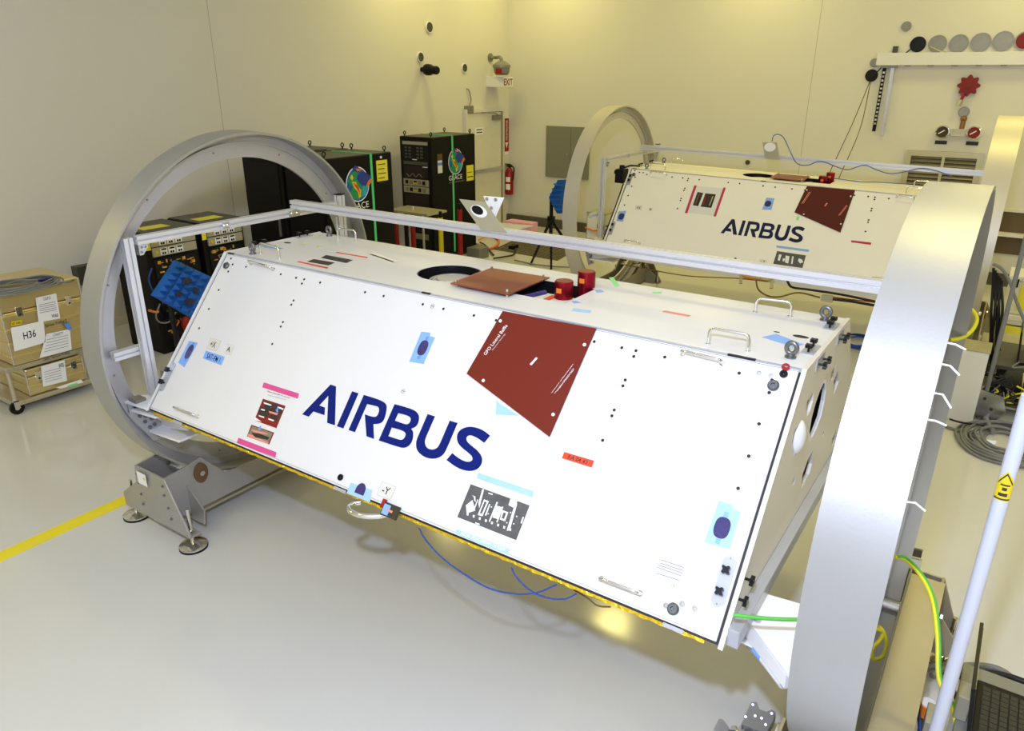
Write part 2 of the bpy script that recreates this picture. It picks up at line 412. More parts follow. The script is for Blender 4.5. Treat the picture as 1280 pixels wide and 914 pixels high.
# red valve emblem
c = hy(1211, 107, WY - .03)
t = thing('wall_valve', 'dark red scalloped valve wheel on a brass stem', 'valve', c)
pts = [(c.x + (.115 + .018 * math.cos(8 * q)) * math.cos(q), WY - .06, c.z + (.115 + .018 * math.cos(8 * q)) * math.sin(q)) for q in [2 * math.pi * i / 48 for i in range(48)]]
obj('wheel', MB().prism([pts], (0, .03, 0)), 'photo_red', t)
obj('hub', MB().cyl((c.x, WY - .075, c.z), (c.x, WY, c.z), .03, 12), 'photo_red', t)
obj('stem', MB().cyl((c.x - .03, WY - .04, c.z - .1), (c.x - .06, WY - .04, c.z - .2), .018, 10).box((c.x - .07, WY - .06, c.z - .12), (c.x - .01, WY, c.z - .1)), 'red_paint', t)
obj('fitting', MB().cyl((c.x - .05, WY - .05, c.z - .17), (c.x - .07, WY - .05, c.z - .24), .032, 12), 'louvre', t)
# gauges
g0 = hy(1178, 165, WY - .09); g1 = hy(1217.5, 166, WY - .09)
t = thing('gas_regulator', 'twin dial gas regulator with brass centre on the back wall', 'gauge', (g0 + g1) / 2)
obj('manifold', MB().cyl(g0 + V((.05, .03, 0)), g1 + V((-.05, .03, 0)), .028, 12).box(((g0.x + g1.x) / 2 - .08, WY - .09, g0.z - .045), ((g0.x + g1.x) / 2 + .08, WY, g0.z + .045)), 'chrome', t)
obj('brass_valve', MB().cyl(((g0.x + g1.x) / 2 + .03, WY - .06, g0.z + .03), ((g0.x + g1.x) / 2 + .03, WY - .06, g0.z + .16), .03, 12).sphere(((g0.x + g1.x) / 2 + .03, WY - .06, g0.z + .17), .04), 'brass', t)
for g, m, l in ((g0, 'screen', 'dial with dark face'), (g1, 'photo_red', 'dial with red face')):
    d = obj('dial', MB().lathe(g + V((0, .09, 0)), (0, -1, 0), [(0, .001), (0, .085), (.1, .085), (.105, .07), (.09, .068), (.09, .001)], 24, False), 'chrome', t, l, smooth=35)
    obj('face', MB().cyl(g + V((0, .005, 0)), g + V((0, -.006, 0)), .068, 24), m, d)
    obj('needle', MB().box(g + V((-.05, -.012, -.006)), g + V((.03, -.007, .006)), R=rotb('Y', -.6)), 'paper', d)
for g, l in ((g0, 'left'), (g1, 'right')):
    obj('gauge_nameplate', MB().box((g.x - .07, WY - .012, g.z - .16), (g.x + .07, WY, g.z - .115)).v and MB().box((g.x - .07, WY - .012, g.z - .16), (g.x + .07, WY, g.z - .115)), 'ink', None, 'small black nameplate under the %s' % ('dark faced dial' if l == 'left' else 'red faced dial'), 'nameplate')
# louvred vent
a = hy(1134, 187, WY - .02); b = hy(1231, 193, WY - .02); zl = a.z - .62
t = thing('wall_vent', 'framed louvred air return vent on the back wall behind the far satellite', 'vent', (a.x, WY, zl))
obj('frame', MB().box((a.x, WY - .07, zl), (a.x + .07, WY, a.z)).box((b.x - .07, WY - .07, zl), (b.x, WY, a.z)).box((a.x + .07, WY - .068, a.z - .07), (b.x - .07, WY, a.z)).box((a.x + .07, WY - .068, zl), (b.x - .07, WY, zl + .07)), 'louvre', t)
obj('mullion', MB().box(((a.x + b.x) / 2 - .018, WY - .06, zl + .07), ((a.x + b.x) / 2 + .018, WY, a.z - .07)), 'louvre', t)
obj('backing', MB().box((a.x + .05, WY - .012, zl + .05), (b.x - .05, WY - .002, a.z - .05)), 'disc_dark', t)
for i in range(10):
    for h0, h1 in ((a.x + .07, (a.x + b.x) / 2 - .018), ((a.x + b.x) / 2 + .018, b.x - .07)):
        zz = zl + .09 + i * .05
        obj('slat', MB().box((h0, WY - .05, zz - .003), (h1, WY - .012, zz + .003), R=rotb('X', .7)), 'louvre', t)
# grey electrical panel
a = hy(683, 157, WY - .02); b = hy(735, 225, WY - .02)
t = thing('electrical_panel', 'flat grey electrical panel on the back wall behind the far ring', 'panel', (a.x, WY, b.z))
obj('door', MB().box((a.x, WY - .03, b.z), (b.x, WY, a.z)), 'panel_grey', t, bevel=.006)
xm = a.x + (b.x - a.x) * .58
obj('door_gap', MB().box((xm, WY - .032, b.z + .02), (xm + .006, WY - .029, a.z - .02)), 'base_grey', t)
obj('latch', MB().cyl((xm - .06, WY - .045, (a.z + b.z) / 2 - .03), (xm - .06, WY - .03, (a.z + b.z) / 2 - .03), .018, 12), 'chrome', t)
# exit sign + lamp
a = hx(629, 96, WX + .36); z0 = hx(629, 109, WX + .36).z
t = thing('exit_sign', 'white box EXIT sign with red letters under the grey pipe lamp', 'sign', (WX, a.y, z0))
obj('sign_box', MB().box((WX, a.y, z0), (WX + .36, a.y + .30, a.z)), 'paper', t, bevel=.004)
obj('lettering', text(MB(), 'EXIT', (WX + .364, a.y + .02, z0 + .03), (0, .26, 0), (0, 0, a.z - z0 - .06), True), 'red_paint', t)
obj('lettering', text(MB(), 'EXIT', (WX + .34, a.y + .304, z0 + .03), (-.3, 0, 0), (0, 0, a.z - z0 - .06), True), 'red_paint', t)
c = hx(627, 86, WX + .32)
t = thing('wall_lamp', 'grey pipe mounted lamp with ribbed glass globe above the exit sign', 'lamp', (WX, c.y, c.z))
ca = hx(612.5, 72, WX)
obj('flange', MB().cyl(ca, ca + V((.02, 0, 0)), .07, 18), 'pipe_grey', t)
obj('pipe', MB().tube(spline([ca, ca + V((.12, .02, 0)), V((c.x - .03, c.y, ca.z)), V((c.x, c.y, c.z + .12)), V((c.x, c.y, c.z + .08))], 6), .028, 10), 'pipe_grey', t, smooth=60)
obj('cap', MB().lathe((c.x, c.y, c.z + .02), (0, 0, 1), [(0, .15), (.04, .15), (.1, .06), (.12, .001), (0, .001)], 24, False), 'pipe_grey', t, smooth=40)
obj('globe', MB().lathe((c.x, c.y, c.z - .1), (0, 0, 1), [(0, .001), (0, .1), (.04, .13), (.12, .14), (.12, .001)], 20, False), 'pipe_grey', t)
obj('red_band', MB().box((c.x - .02, c.y - .145, c.z - .08), (c.x + .1, c.y - .13, c.z)), 'red_paint', t)
# conduit switch
c = hx(584, 137, WX)
t = thing('wall_switch', 'small grey switch box with thin conduit on the left wall', 'switch', c)
obj('box', MB().box(c + V((0, -.09, -.06)), c + V((.07, .09, .06))), 'pipe_grey', t, bevel=.004)
obj('conduit', MB().tube(spline([c + V((.03, .02, .05)), c + V((.03, .07, .15)), c + V((.03, .02, .3)), c + V((.01, -.02, .33))], 5), .009, 6), 'pipe_grey', t)
# extinguisher sign, extinguisher on back wall just right of the corner
a = hx(630.5, 148, WX + .01); b = hx(636.2, 189, WX + .01)
t = thing('extinguisher_sign', 'narrow red and white arrow sign between the door frame and the room corner', 'sign', (WX, a.y, b.z))
ww = b.y - a.y; ym = (a.y + b.y) / 2
obj('plate', MB().box((WX, a.y, b.z), (WX + .008, b.y, a.z)), 'red_paint', t)
obj('lettering', text(MB(), 'FIRE EXTINGUISHER', (WX + .010, ym + ww * .2, b.z + .2), (0, 0, (a.z - b.z) * .6), (0, -ww * .4, 0)), 'paper', t)
obj('arrow', MB().prism([[(WX + .008, ym - ww * .32, b.z + .16), (WX + .008, ym + ww * .32, b.z + .16), (WX + .008, ym, b.z + .06)]], (.002, 0, 0)), 'paper', t)
obj('border', MB().box((WX, a.y - .012, b.z - .05), (WX + .007, b.y + .012, b.z)).box((WX, a.y - .012, a.z), (WX + .007, b.y + .012, a.z + .012)), 'paper', t)
c0 = hy(636.5, 243, WY - .1); c1 = hy(637, 207, WY - .1); r = .075
t = thing('fire_extinguisher', 'red fire extinguisher with white labels hung on the back wall', 'extinguisher', (c0.x, WY, c0.z))
h = c1.z - c0.z
obj('cylinder', MB().lathe((c0.x, WY - .1, c0.z), (0, 0, 1), [(0, .001), (0, r * .9), (.02, r), (h * .78, r), (h * .9, r * .6), (h * .95, .025), (h * .98, .001)], 24, False), 'extinguisher_red', t, smooth=40)
obj('valve_head', MB().box((c0.x - .05, WY - .13, c0.z + h * .96), (c0.x + .05, WY - .07, c0.z + h * 1.02)).box((c0.x - .09, WY - .115, c0.z + h * 1.03), (c0.x + .03, WY - .085, c0.z + h * 1.06)), 'black_plastic', t)
obj('hose', MB().tube(spline([(c0.x + .04, WY - .1, c0.z + h), (c0.x + .11, WY - .11, c0.z + h * .9), (c0.x + .1, WY - .13, c0.z + h * .5)], 6), .012, 8), 'black_plastic', t)
for z0, z1 in ((.45, .62), (.18, .38)):
    mb = MB()
    pp = [(c0.x + (r + .002) * math.sin(q), WY - .1 - (r + .002) * math.cos(q)) for q in [-.45 + .25 * i for i in range(6)]]
    for i in range(5): mb.add([(pp[i][0], pp[i][1], c0.z + h * z0), (pp[i + 1][0], pp[i + 1][1], c0.z + h * z0), (pp[i + 1][0], pp[i + 1][1], c0.z + h * z1), (pp[i][0], pp[i][1], c0.z + h * z1)], [(0, 1, 2, 3)])
    obj('label', mb, 'paper', t)
c = hy(745, 258, WY); 
c = hx(775, 203, WY) if False else hy(934.5, 203, WY - .01)
obj('wall_button', MB().cyl((c.x, WY - .02, c.z), (c.x, WY, c.z), .035, 16), 'disc_dark', None, 'small dark round button on the back wall above the far satellite', 'button')
# brown pass-through on the back wall at far right
a = hy(1243, 263, WY - .02); b = hy(1300, 322, WY - .02)
t = thing('pass_through', 'brown recessed pass through hatch with white shelf on the back wall', 'hatch', (a.x, WY, b.z))
obj('hatch_panel', MB().box((a.x, WY - .03, b.z), (a.x + 1.1, WY, a.z)), 'brown_panel', t)
obj('hatch_shelf', MB().box((a.x + .02, WY - .16, (a.z + b.z) / 2 - .03), (a.x + 1.1, WY - .03, (a.z + b.z) / 2 + .01)), 'white_paint', t)
obj('hatch_frame', MB().box((a.x - .04, WY - .05, b.z - .04), (a.x, WY, a.z + .04)).box((a.x, WY - .05, a.z), (a.x + 1.1, WY, a.z + .04)), 'wall_paint', t)

# ============================================================ SATELLITES
L, W, DY, DZ = 3.123, .682, .6043, .7321
S = math.hypot(DY, DZ)
ES = V((0, -DY, -DZ)) / S; NF = V((0, -DZ, DY)) / S; EX = V((1, 0, 0))
MA_ = M.Translation((0, 0, HT))
MB_ = M.Translation((-.059, 5.30, HT - .034)) @ M.Rotation(.044, 4, 'Z') @ M.Rotation(.025, 4, 'Y') @ M.Rotation(.014, 4, 'X')
def lhit(px, T, n, d=0.):                    # hit of a pixel ray with the plane n.p = d in a satellite's own frame
    Ti = T.inverted(); o = Ti @ CAM; r = Ti.to_3x3() @ ray(*px)
    return o + r * ((d - o.dot(n)) / r.dot(n))
def fpan(T):
    def f(px):
        p = lhit(px, T, NF); return (p.x, p.dot(ES))
    return f
def FP(x, s, h=0): return EX * x + ES * s + NF * h
def TP(x, y, h=0): return V((x, y, h))
def EP(y, z, h=0): return V((L + .012 + h, y, z))
def oval(cx, cy, a, b, n=20, p=2.6):
    out = []
    for i in range(n):
        t = 2 * math.pi * i / n; c_, s_ = math.cos(t), math.sin(t)
        out.append((cx + a * math.copysign(abs(c_) ** (2 / p), c_), cy + b * math.copysign(abs(s_) ** (2 / p), s_)))
    return out
def decal(T, FR, pts, h0=.0008, th=.0008, holes=()):
    mb = MB(T); loops = [[FR(x, s, h0) for x, s in pts]] + [[FR(x, s, h0) for x, s in H] for H in holes]
    e = FR(0, 0, th) - FR(0, 0, 0)
    return mb.prism(loops, e)

LET = dict(
 A=[[(40, 297), (222, 107), (257, 119), (250, 368), (200, 352), (208, 178), (150, 241), (186, 254), (183, 303), (112, 279), (82, 313)]],
 I=[[(360, 150), (401, 163), (304, 388), (262, 374)]],
 R=[[(435, 173), (540, 205, 1), (582, 232, 1), (580, 275, 1), (565, 335, 1), (540, 358, 1), (496, 360), (500, 455), (452, 438), (441, 297), (492, 315, 1), (520, 312, 1), (534, 275, 1), (530, 250, 1), (505, 243, 1), (456, 232), (378, 412), (337, 398)]],
 B=[[(632, 232), (740, 262, 1), (778, 285, 1), (792, 320, 1), (775, 375, 1), (737, 390), (752, 408, 1), (748, 465, 1), (725, 500, 1), (690, 515, 1), (645, 503, 1), (530, 465)],
    [(655, 290), (712, 304, 1), (737, 320, 1), (732, 348, 1), (715, 363, 1), (690, 358, 1), (634, 338)], [(614, 382), (680, 400, 1), (705, 418, 1), (698, 445, 1), (680, 463, 1), (650, 457, 1), (592, 437)]],
 U=[[(843, 296), (890, 311), (832, 445), (822, 478, 1), (838, 515, 1), (875, 526, 1), (908, 512, 1), (925, 478), (985, 338), (1035, 353), (975, 495), (945, 560, 1), (890, 585, 1), (825, 575, 1), (772, 530, 1), (768, 470, 1), (790, 420)]],
 S=[[(1243, 435), (1205, 480), (1160, 447, 1), (1115, 428, 1), (1090, 442, 1), (1092, 468, 1), (1115, 492, 1), (1165, 530, 1), (1195, 575, 1), (1188, 620, 1), (1160, 652, 1), (1110, 663, 1), (1055, 650, 1), (1010, 625, 1), (964, 590), (1001, 546), (1045, 582, 1), (1095, 604, 1), (1128, 597, 1), (1132, 573, 1), (1110, 548, 1), (1060, 510, 1), (1032, 475, 1), (1030, 425, 1), (1055, 393, 1), (1100, 376, 1), (1150, 380, 1), (1205, 402, 1)]])
fA, fB = fpan(MA_), fpan(MB_)
a0, a1 = fA((378, 518)), fA((612.8, 545)); b0, b1 = fB((900.6, 291.3)), fB((1005.7, 287.6))
a1 = fA((370 + 1243 / 5.12, 460 + 435 / 5.12))
LSC = (b1[0] - b0[0]) / (a1[0] - a0[0]); 
HOLES_A = [(288.8, 323.3), (290.8, 330.6), (285.5, 339.5), (307.6, 333.7), (273.4, 362.6), (261.1, 386.4), (249, 410.5), (351, 343), (370.2, 347.4), (380.3, 349.3), (377.4, 354.6), (400.3, 353.4), (367, 375.8), (364.2, 381), (353.8, 402.8), (351, 408.3), (340.4, 430.2), (456.4, 365.4), (479.6, 370.2), (528.6, 380.6), (554.4, 386.2), (592.4, 394.5), (620.2, 400.5), (742.9, 427.2),
  (777.3, 434.8), (795, 438.5), (792.2, 445.8), (831, 446.5), (781.6, 475.2), (778.7, 482.6), (767.8, 512.7), (764.9, 520), (753.4, 550.6), (924, 466.6), (948.8, 530), (936, 570.4), (922.7, 610.7), (965, 475.5), (961.5, 491)]
HOLES_B = zm([(603, 462), (650, 467), (697, 490), (505, 640), (458, 758), (414, 878), (1017, 522), (1153, 534), (545, 440), (548, 522)], 740, 170, 10.16) + \
  zm([(102, 172), (155, 178), (148, 196), (260, 188), (122, 271), (114, 291), (87, 367), (80, 386), (52, 463), (535, 215), (644, 225), (868, 247)], 840, 200, 7.617) + \
  zm([(127, 297), (265, 311), (457, 331), (603, 346), (1170, 404)], 940, 200, 9.14) + zm([(230, 418), (308, 426), (302, 452), (466, 441), (272, 555), (265, 582), (236, 686), (228, 713), (200, 818)], 1060, 200, 9.14)
EYE = lambda: None
def handle(T, t, p0, p1, n, h=.055, r=.006, m='chrome', name='handle'):
    p0, p1, n = V(p0), V(p1), V(n); d = (p1 - p0).normalized()
    pts = [p0, p0 + n * (h * .7), p0 + n * (h * .93) + d * .006, p0 + n * h + d * .02, p1 + n * h - d * .02, p1 + n * (h * .93) - d * .006, p1 + n * (h * .7), p1]
    return obj(name, MB(T).tube(pts, r, 8).cyl(p0, p0 + n * .004, r * 1.8, 10).cyl(p1, p1 + n * .004, r * 1.8, 10), m, t, smooth=50)
def eyebolt(T, t, p, n, u, r=.017):
    p, n, u = V(p), V(n), V(u); c = p + n * (r + .018)
    pts = [c + (n * math.cos(q) * 1.15 + u * math.sin(q)) * r for q in [2 * math.pi * i / 18 for i in range(18)]]
    return obj('lifting_eye', MB(T).tube(pts, .0085, 8, True).cyl(p, p + n * .02, .013, 10, .010).cyl(p, p + n * .006, .02, 12), 'bolt_grey', t, smooth=50)
def knob(T, t, p, n, r=.014, m='black_plastic'):
    p, n = V(p), V(n); a = n.orthogonal().normalized(); b = n.cross(a); mb = MB(T).cyl(p, p + n * .018, r * .35, 8)
    loop = [p + n * .016 + (a * math.cos(q) + b * math.sin(q)) * r * (1 + .28 * math.cos(4 * q)) for q in [2 * math.pi * i / 24 for i in range(24)]]
    mb.prism([loop], n * .012)
    return obj('clamp_knob', mb, m, t)

def satellite(T, which):
    A = which == 'A'; f = fA if A else fB
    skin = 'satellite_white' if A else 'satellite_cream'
    t = thing('satellite', ('near white trapezoidal satellite with royal blue AIRBUS lettering and red cover plate' if A else 'far cream satellite behind the near one, with dark navy AIRBUS lettering and maroon plate'), 'satellite', T=T @ M.Translation((L / 2, W / 2, -DZ)))
    P = lambda name, mb, m, par=None, **k: obj(name, mb, m, par or t, **k)
    th = .02
    # front and rear slanted panels
    fr = P('side_panel', MB(T).prism([[FP(.014, .014), FP(L - .014, .014), FP(L - .014, S - .004), FP(.014, S - .004)]], -NF * th), skin, bevel=.002)
    mir = lambda v: V((v.x, W - v.y, v.z))
    P('side_panel', MB(T).prism([[mir(FP(.014, .014)), mir(FP(L - .014, .014)), mir(FP(L - .014, S - .004)), mir(FP(.014, S - .004))]], mir(-NF * th) - V((0, W, 0))), skin)
    # top panel with round and rectangular openings
    tp = lambda px: (lambda p: (p.x, p.y))(lhit(px, MA_, V((0, 0, 1))))
    cx, cy = tp((562, 341)); e0 = tp((523.5, 341)); e1 = tp((600.5, 341)); R1 = math.hypot(e1[0] - e0[0], e1[1] - e0[1]) / 2
    R1 = min(R1 * 1.06, .21)
    c1 = circ(36, R1, cx, cy)
    q0, q1, q2 = tp((741.5, 361)), tp((703.5, 378.7)), tp((642, 366.8))
    xr = (q0[0] + q1[0]) / 2 + .01; yn, yf = q1[1], q0[1]; xl = q2[0] - .05
    rect = [(xl, yn), (xr, yn), (xr, yf), (xl, yf)]
    top = P('top_panel', MB(T).prism([[TP(-.004, 0.004), TP(L + .004, 0.004), TP(L + .004, W - .004), TP(-.004, W - .004)], [TP(*q) for q in c1], [TP(*q) for q in rect]], V((0, 0, -th))), skin if A else 'satellite_cream')
    P('edge_trim', MB(T).box((0, -.006, -.016), (L, .004, -.001)).box((0, W - .004, -.016), (L, W + .006, -.001)), 'trim_grey')
    P('edge_trim', MB(T).prism([[FP(.014, 0.003), FP(L - .014, 0.003), FP(L - .014, .012), FP(.014, .012)]], -NF * .01), 'satellite_white' if A else 'satellite_cream')
    P('edge_seam', decal(T, FP, [(.02, S - .013), (L - .02, S - .013), (L - .02, S - .010), (.02, S - .010)], .0002, .0003), 'trim_grey')
    # dark gasket just inside the panel gaps
    P('gasket', MB(T).prism([[FP(.006, .006, -.004), FP(L - .001, .006, -.004), FP(L - .001, S + .004, -.004), FP(.006, S + .004, -.004)]], -NF * .012), 'gasket')
    for g0_, g1_ in ((.02, .07), (1.43, 1.48), (2.86, 2.96)): P('edge_slot', MB(T).box((g0_, .003, -.006), (g1_, -.008, .0006)), 'gasket')
    # bottom
    P('bottom_panel', MB(T).box((.02, -DY + .035, -DZ), (L - .02, W + DY - .035, -DZ + .02)), 'foil_tan' if A else skin)
    mb = MB(T); n = 160
    for i in range(n + 1):
        x = .05 + (L - .1) * i / n; w = .002 * math.sin(i * 1.7) + .002 * random.random()
        mb.v += [T @ (FP(x, S + .003, -.006)), T @ (FP(x, S + .014 + w, -.008)), T @ (FP(x, S + .014 + w, -.03))]
    mb.f = [(3 * i + a, 3 * i + 3 + a, 3 * i + 4 + a, 3 * i + 1 + a) for i in range(n) for a in (0, 1)]
    P('foil_edge', mb, 'gold_foil' if A else 'foil_tan')
    # end panels (expanded trapezoid) with cut-outs
    ex = .008
    trap = lambda x: [V((x, -ex, ex * .2)), V((x, W + ex, ex * .2)), V((x, W + DY + ex, -DZ - .01)), V((x, -DY - ex * 1.2, -DZ - .01))]
    holes = []
    if A:
        hp = lambda pts: [(lambda p: (p.y, p.z))(lhit(q, MA_, EX, L + .012)) for q in pts]
        Z3 = lambda pts: zm(pts, 960, 440, 4.57)
        E_ = lambda cx_, cy_, rx, ry: None
        holes = [hp(Z3([(235, 512), (231, 470), (245, 385), (270, 290), (300, 205), (320, 160), (332, 165), (334, 210), (325, 280), (305, 370), (275, 450), (250, 500)])),
                 hp(Z3([(218, 320), (225, 280), (245, 250), (262, 230), (258, 280), (240, 340), (222, 372)])),
                 hp(Z3([(180, 405), (198, 400), (185, 425), (210, 480), (200, 530), (165, 560), (150, 592), (142, 580), (148, 560), (138, 510), (150, 450)])),
                 hp(Z3([(188, 785), (198, 700), (230, 610), (257, 565), (252, 640), (235, 700)])),
                 hp(Z3([(348, 190), (362, 120), (388, 65), (382, 120), (366, 160)])),
                 hp(Z3([(376, 245), (376, 170), (400, 105), (404, 170)])),
                 hp(Z3([(362, 548), (366, 500), (392, 440), (388, 500)])),
                 hp(Z3([(314, 484), (314, 462), (326, 440), (322, 468)])),
                 hp(Z3([(139, 770), (140, 740), (156, 695), (152, 750)]))]
        holes = [h for h in holes if all(-DZ < z < 0 for _, z in h)]
    P('end_panel', MB(T).prism([trap(L - .004)] + [[V((L - .004, y, z)) for y, z in H] for H in holes], V((.016, 0, 0))), 'end_cream' if A else skin, label='perforated end panel with cut-outs' if A else None)
    P('end_panel', MB(T).prism([trap(-.012)], V((.016, 0, 0))), skin)
    if A:
        P('cutout_edge', MB(T).prism([[V((L + .012, y, z)) for y, z in H] for H in [[(a, b) for a, b in [(holes[0][i][0], holes[0][i][1]) for i in range(len(holes[0]))]]]] + [[V((L + .012, holes[0][i][0] * .9 + .1 * sum(h[0] for h in holes[0]) / len(holes[0]), holes[0][i][1] * .9 + .1 * sum(h[1] for h in holes[0]) / len(holes[0]))) for i in range(len(holes[0]))]], V((-.004, 0, 0))), 'white_paint')
    # interior
    P('inner_liner', MB(T).prism([[V((L - .008, y, z)) for y, z in ((.10, -.08), (.30, -.08), (.20, -.35), (-.02, -.52), (-.16, -.45), (-.05, -.25))]], V((-.01, 0, 0))), 'white_paint')
    if A:
        dq = lhit((998.5, 547), MA_, EX, L + .012); P('white_dome', MB(T).sphere(V((L + .004, dq.y, dq.z)), .062, .5, .8, 1.1, 20, 12), 'white_paint', smooth=60)
    P('inside_shade_sheet', MB(T).prism([[V((L - .07, .02, -.03)), V((L - .07, W - .02, -.03)), V((L - .07, W + DY - .06, -DZ + .03)), V((L - .07, -DY + .06, -DZ + .03))]], V((-.01, 0, 0))), 'dark_inside')  # dark sheet standing in for the shade inside the cut-outs
    P('inner_frame', MB(T).prism([[V((L - .05, y, z)) for y, z in ((-.4, -.6), (.9, -.6), (.9, -.7), (-.45, -.7))]], V((.01, 0, 0))), 'photo_red')
    # gold/silver adapter beam along the bottom of the +X end
    P('bottom_rail', MB(T).box((L + .012, -DY + .02, -DZ - .01), (L + .05, W + DY, -DZ + .055)), 'trim_grey' if A else skin, bevel=.004)
    # round recess: black well with silver dish
    P('recess_wall', MB(T).lathe((cx, cy, -.09), (0, 0, 1), [(.0885, R1 - .007), (.0885, R1 - .003), (0, R1 - .003), (0, .0001), (.004, .0001), (.004, R1 - .007)], 36, False), 'black_plastic', smooth=40)
    P('dish', MB(T).lathe((cx + .015, cy, -.045), (0, 0, 1), [(0, .001), (0, R1 * .70), (.014, R1 * .70), (.014, R1 * .66), (.006, R1 * .65), (.006, R1 * .58), (.016, R1 * .57), (.016, R1 * .53), (.008, R1 * .52), (.008, R1 * .48), (.020, R1 * .46), (.012, R1 * .3), (.010, .001)], 48, False), 'ring_web', smooth=30)
    # rectangular recess
    P('recess_tray', MB(T).box((xl - .01, yn - .01, -.10), (xr + .01, yf + .01, -.085)).box((xl, yf - .003, -.085), (xr, yf - .0004, -.001)).box((xr - .003, yn, -.085), (xr - .0004, yf, -.001)).box((xl - .01, yn - .01, -.10), (xl, yf + .01, -.02)).box((xr, yn - .01, -.10), (xr + .01, yf + .01, -.02)).box((xl, yf, -.10), (xr, yf + .01, -.02)).box((xl, yn - .01, -.10), (xr, yn, -.02)), 'black_plastic')
    P('instrument_plate', MB(T).box((xl + .10, yn + .01, -.085), (xr - .02, yf - .09, -.032)), 'card' if A else 'unit_beige')
    P('instrument_strap', MB(T).box((xl + .14, yn + .04, -.032), (xr - .12, yn + .065, -.026), R=rotb('Z', .3)).box((xr - .16, yn + .02, -.032), (xr - .135, yf - .12, -.026)), 'orange_red')
    P('instrument_tube', MB(T).cyl((xl + .07, yn + .04, -.028), (xl + .11, yf - .10, -.028), .014, 12), 'oval_purple')
    # caps
    for (pc, pb, rr) in (((698.5, 359.4), (698.5, 376), 11.8), ((726.9, 347.6), (726.9, 370), 11.2)):
        # height above the top plane comes from the cap's visible side
        p = lhit(pb, MA_, V((0, 0, 1)), -.035)
        hgt = .11 if rr > 11.5 else .135
        dist = (MA_ @ p - CAM).dot(FW); rad = rr / FPX * dist
        c = V((p.x, p.y + rad, -.06))
        cp = P('lens_cap', MB(T).lathe(c, (0, 0, 1), [(0, .001), (0, rad), (hgt - .004, rad), (hgt, rad - .003), (hgt - .002, rad * .8), (hgt - .002, .001)], 32, False), 'red_anodised', label='red anodised cylindrical cap', smooth=35)
        obj('cap_top', MB(T).cyl(c + V((0, 0, hgt - .002)), c + V((0, 0, hgt + .001)), rad * .92, 28), 'copper_plate', cp)
        a = math.radians(-125 if True else 0)
        obj('cap_label', MB(T).box(c + V((-.014, -rad - .0015, hgt - .05)), c + V((.012, -rad + .002, hgt - .028))), 'orange', cp)
    # red-brown plate lying over the opening
    if True:
        pl = [tp(q) for q in ((563, 354.2), (613.8, 335.6), (686.9, 347), (635, 368.2))]
        pl2 = [lhit(q, MA_, V((0, 0, 1)), .02) for q in ((563, 353.7), (613.8, 334.8), (686.9, 346.6), (635, 367.9))]
        cv = P('baffle_plate', MB(T).prism([[V((p.x, p.y, .02)) for p in pl2]], V((0, 0, -.006))), 'copper_plate' if A else 'copper_plate', label='reddish brown plate bolted over the top opening')
        ctr = sum((V((p.x, p.y, 0)) for p in pl2), V((0, 0, 0))) / 4
        for p in pl2:
            q = V((p.x, p.y, 0)) * .88 + ctr * .12
            obj('standoff', MB(T).cyl((q.x, q.y, 0), (q.x, q.y, .034), .006, 8), 'chrome', cv)
        A0, B0, D0 = [V((p.x, p.y, .0205)) for p in (pl2[0], pl2[1], pl2[3])]
        mb = MB(T)
        text(mb, 'GFO Lateral Baffle', A0 * .86 + D0 * .04 + B0 * .10, (B0 - A0) * .7, (A0 - D0) * .06)
        mb2 = [mb]
        obj('lettering', mb, 'salmon', cv)
    # front plate
    if A: pc = zm([(265, 52), (893, 170), (578, 897), (22, 472)], 580, 380, 5.378)
    else: pc = zm([(628, 302), (1180, 348), (1010, 832), (486, 600)], 940, 200, 9.14)
    pp = [f(q) for q in pc]
    rp = P('cover_plate', decal(T, FP, pp, .003, .004), 'red_plate' if A else 'maroon_plate', label='dark red four-sided cover plate' if A else 'maroon four-sided cover plate')
    fx = zm([(250, 120), (815, 280), (605, 748), (136, 520)], 580, 380, 5.378) if A else zm([(627, 348), (1128, 420), (1015, 736), (592, 625)], 940, 200, 9.14)
    for q in fx:
        x, s = f(q); obj('screw', MB(T).cyl(FP(x, s, .007), FP(x, s, .010), .007, 10), 'paper', rp)
    if A:
        g = lambda x, y: f(zm([(x, y)], 580, 380, 5.378)[0])
        def tl(m, s, lo, hi, w):                # text running along lo->hi, with letter height w (signed, perpendicular)
            a, b = V(g(*lo)), V(g(*hi)); d = b - a; n = V((d.y, -d.x)).normalized() * w
            o = FP(a.x, a.y, .0075); return text(m, s, o, FP(b.x, b.y) - FP(a.x, a.y), FP(n.x, n.y) - FP(0, 0))
        mb = MB(T); tl(mb, 'GFO Lateral Baffle', (152, 352), (300, 152), .016)
        tl(mb, 'Measurement Technology', (200, 318), (285, 208), .006)
        for (a, b) in (((598, 605), (742, 412)), ((618, 608), (745, 440)), ((636, 592), (746, 448))): tl(mb, 'Instrumentation and Measurement Systems', a, b, .006)
        obj('lettering', mb, 'paper', rp)
        a, b, c_, d_ = [g(*q) for q in ((447, 410), (490, 362), (500, 370), (458, 418))]
        st = obj('sticker', decal(T, FP, [a, b, c_, d_], .0072, .0005), 'photo_white', rp)
        mb = MB(T); tl(mb, 'BAFFLE', (455, 412), (493, 369), .012); obj('sticker_print', mb, 'red_paint', st)
    else:
        g = lambda x, y: f(zm([(x, y)], 940, 200, 9.14)[0])
        mb = MB(T)
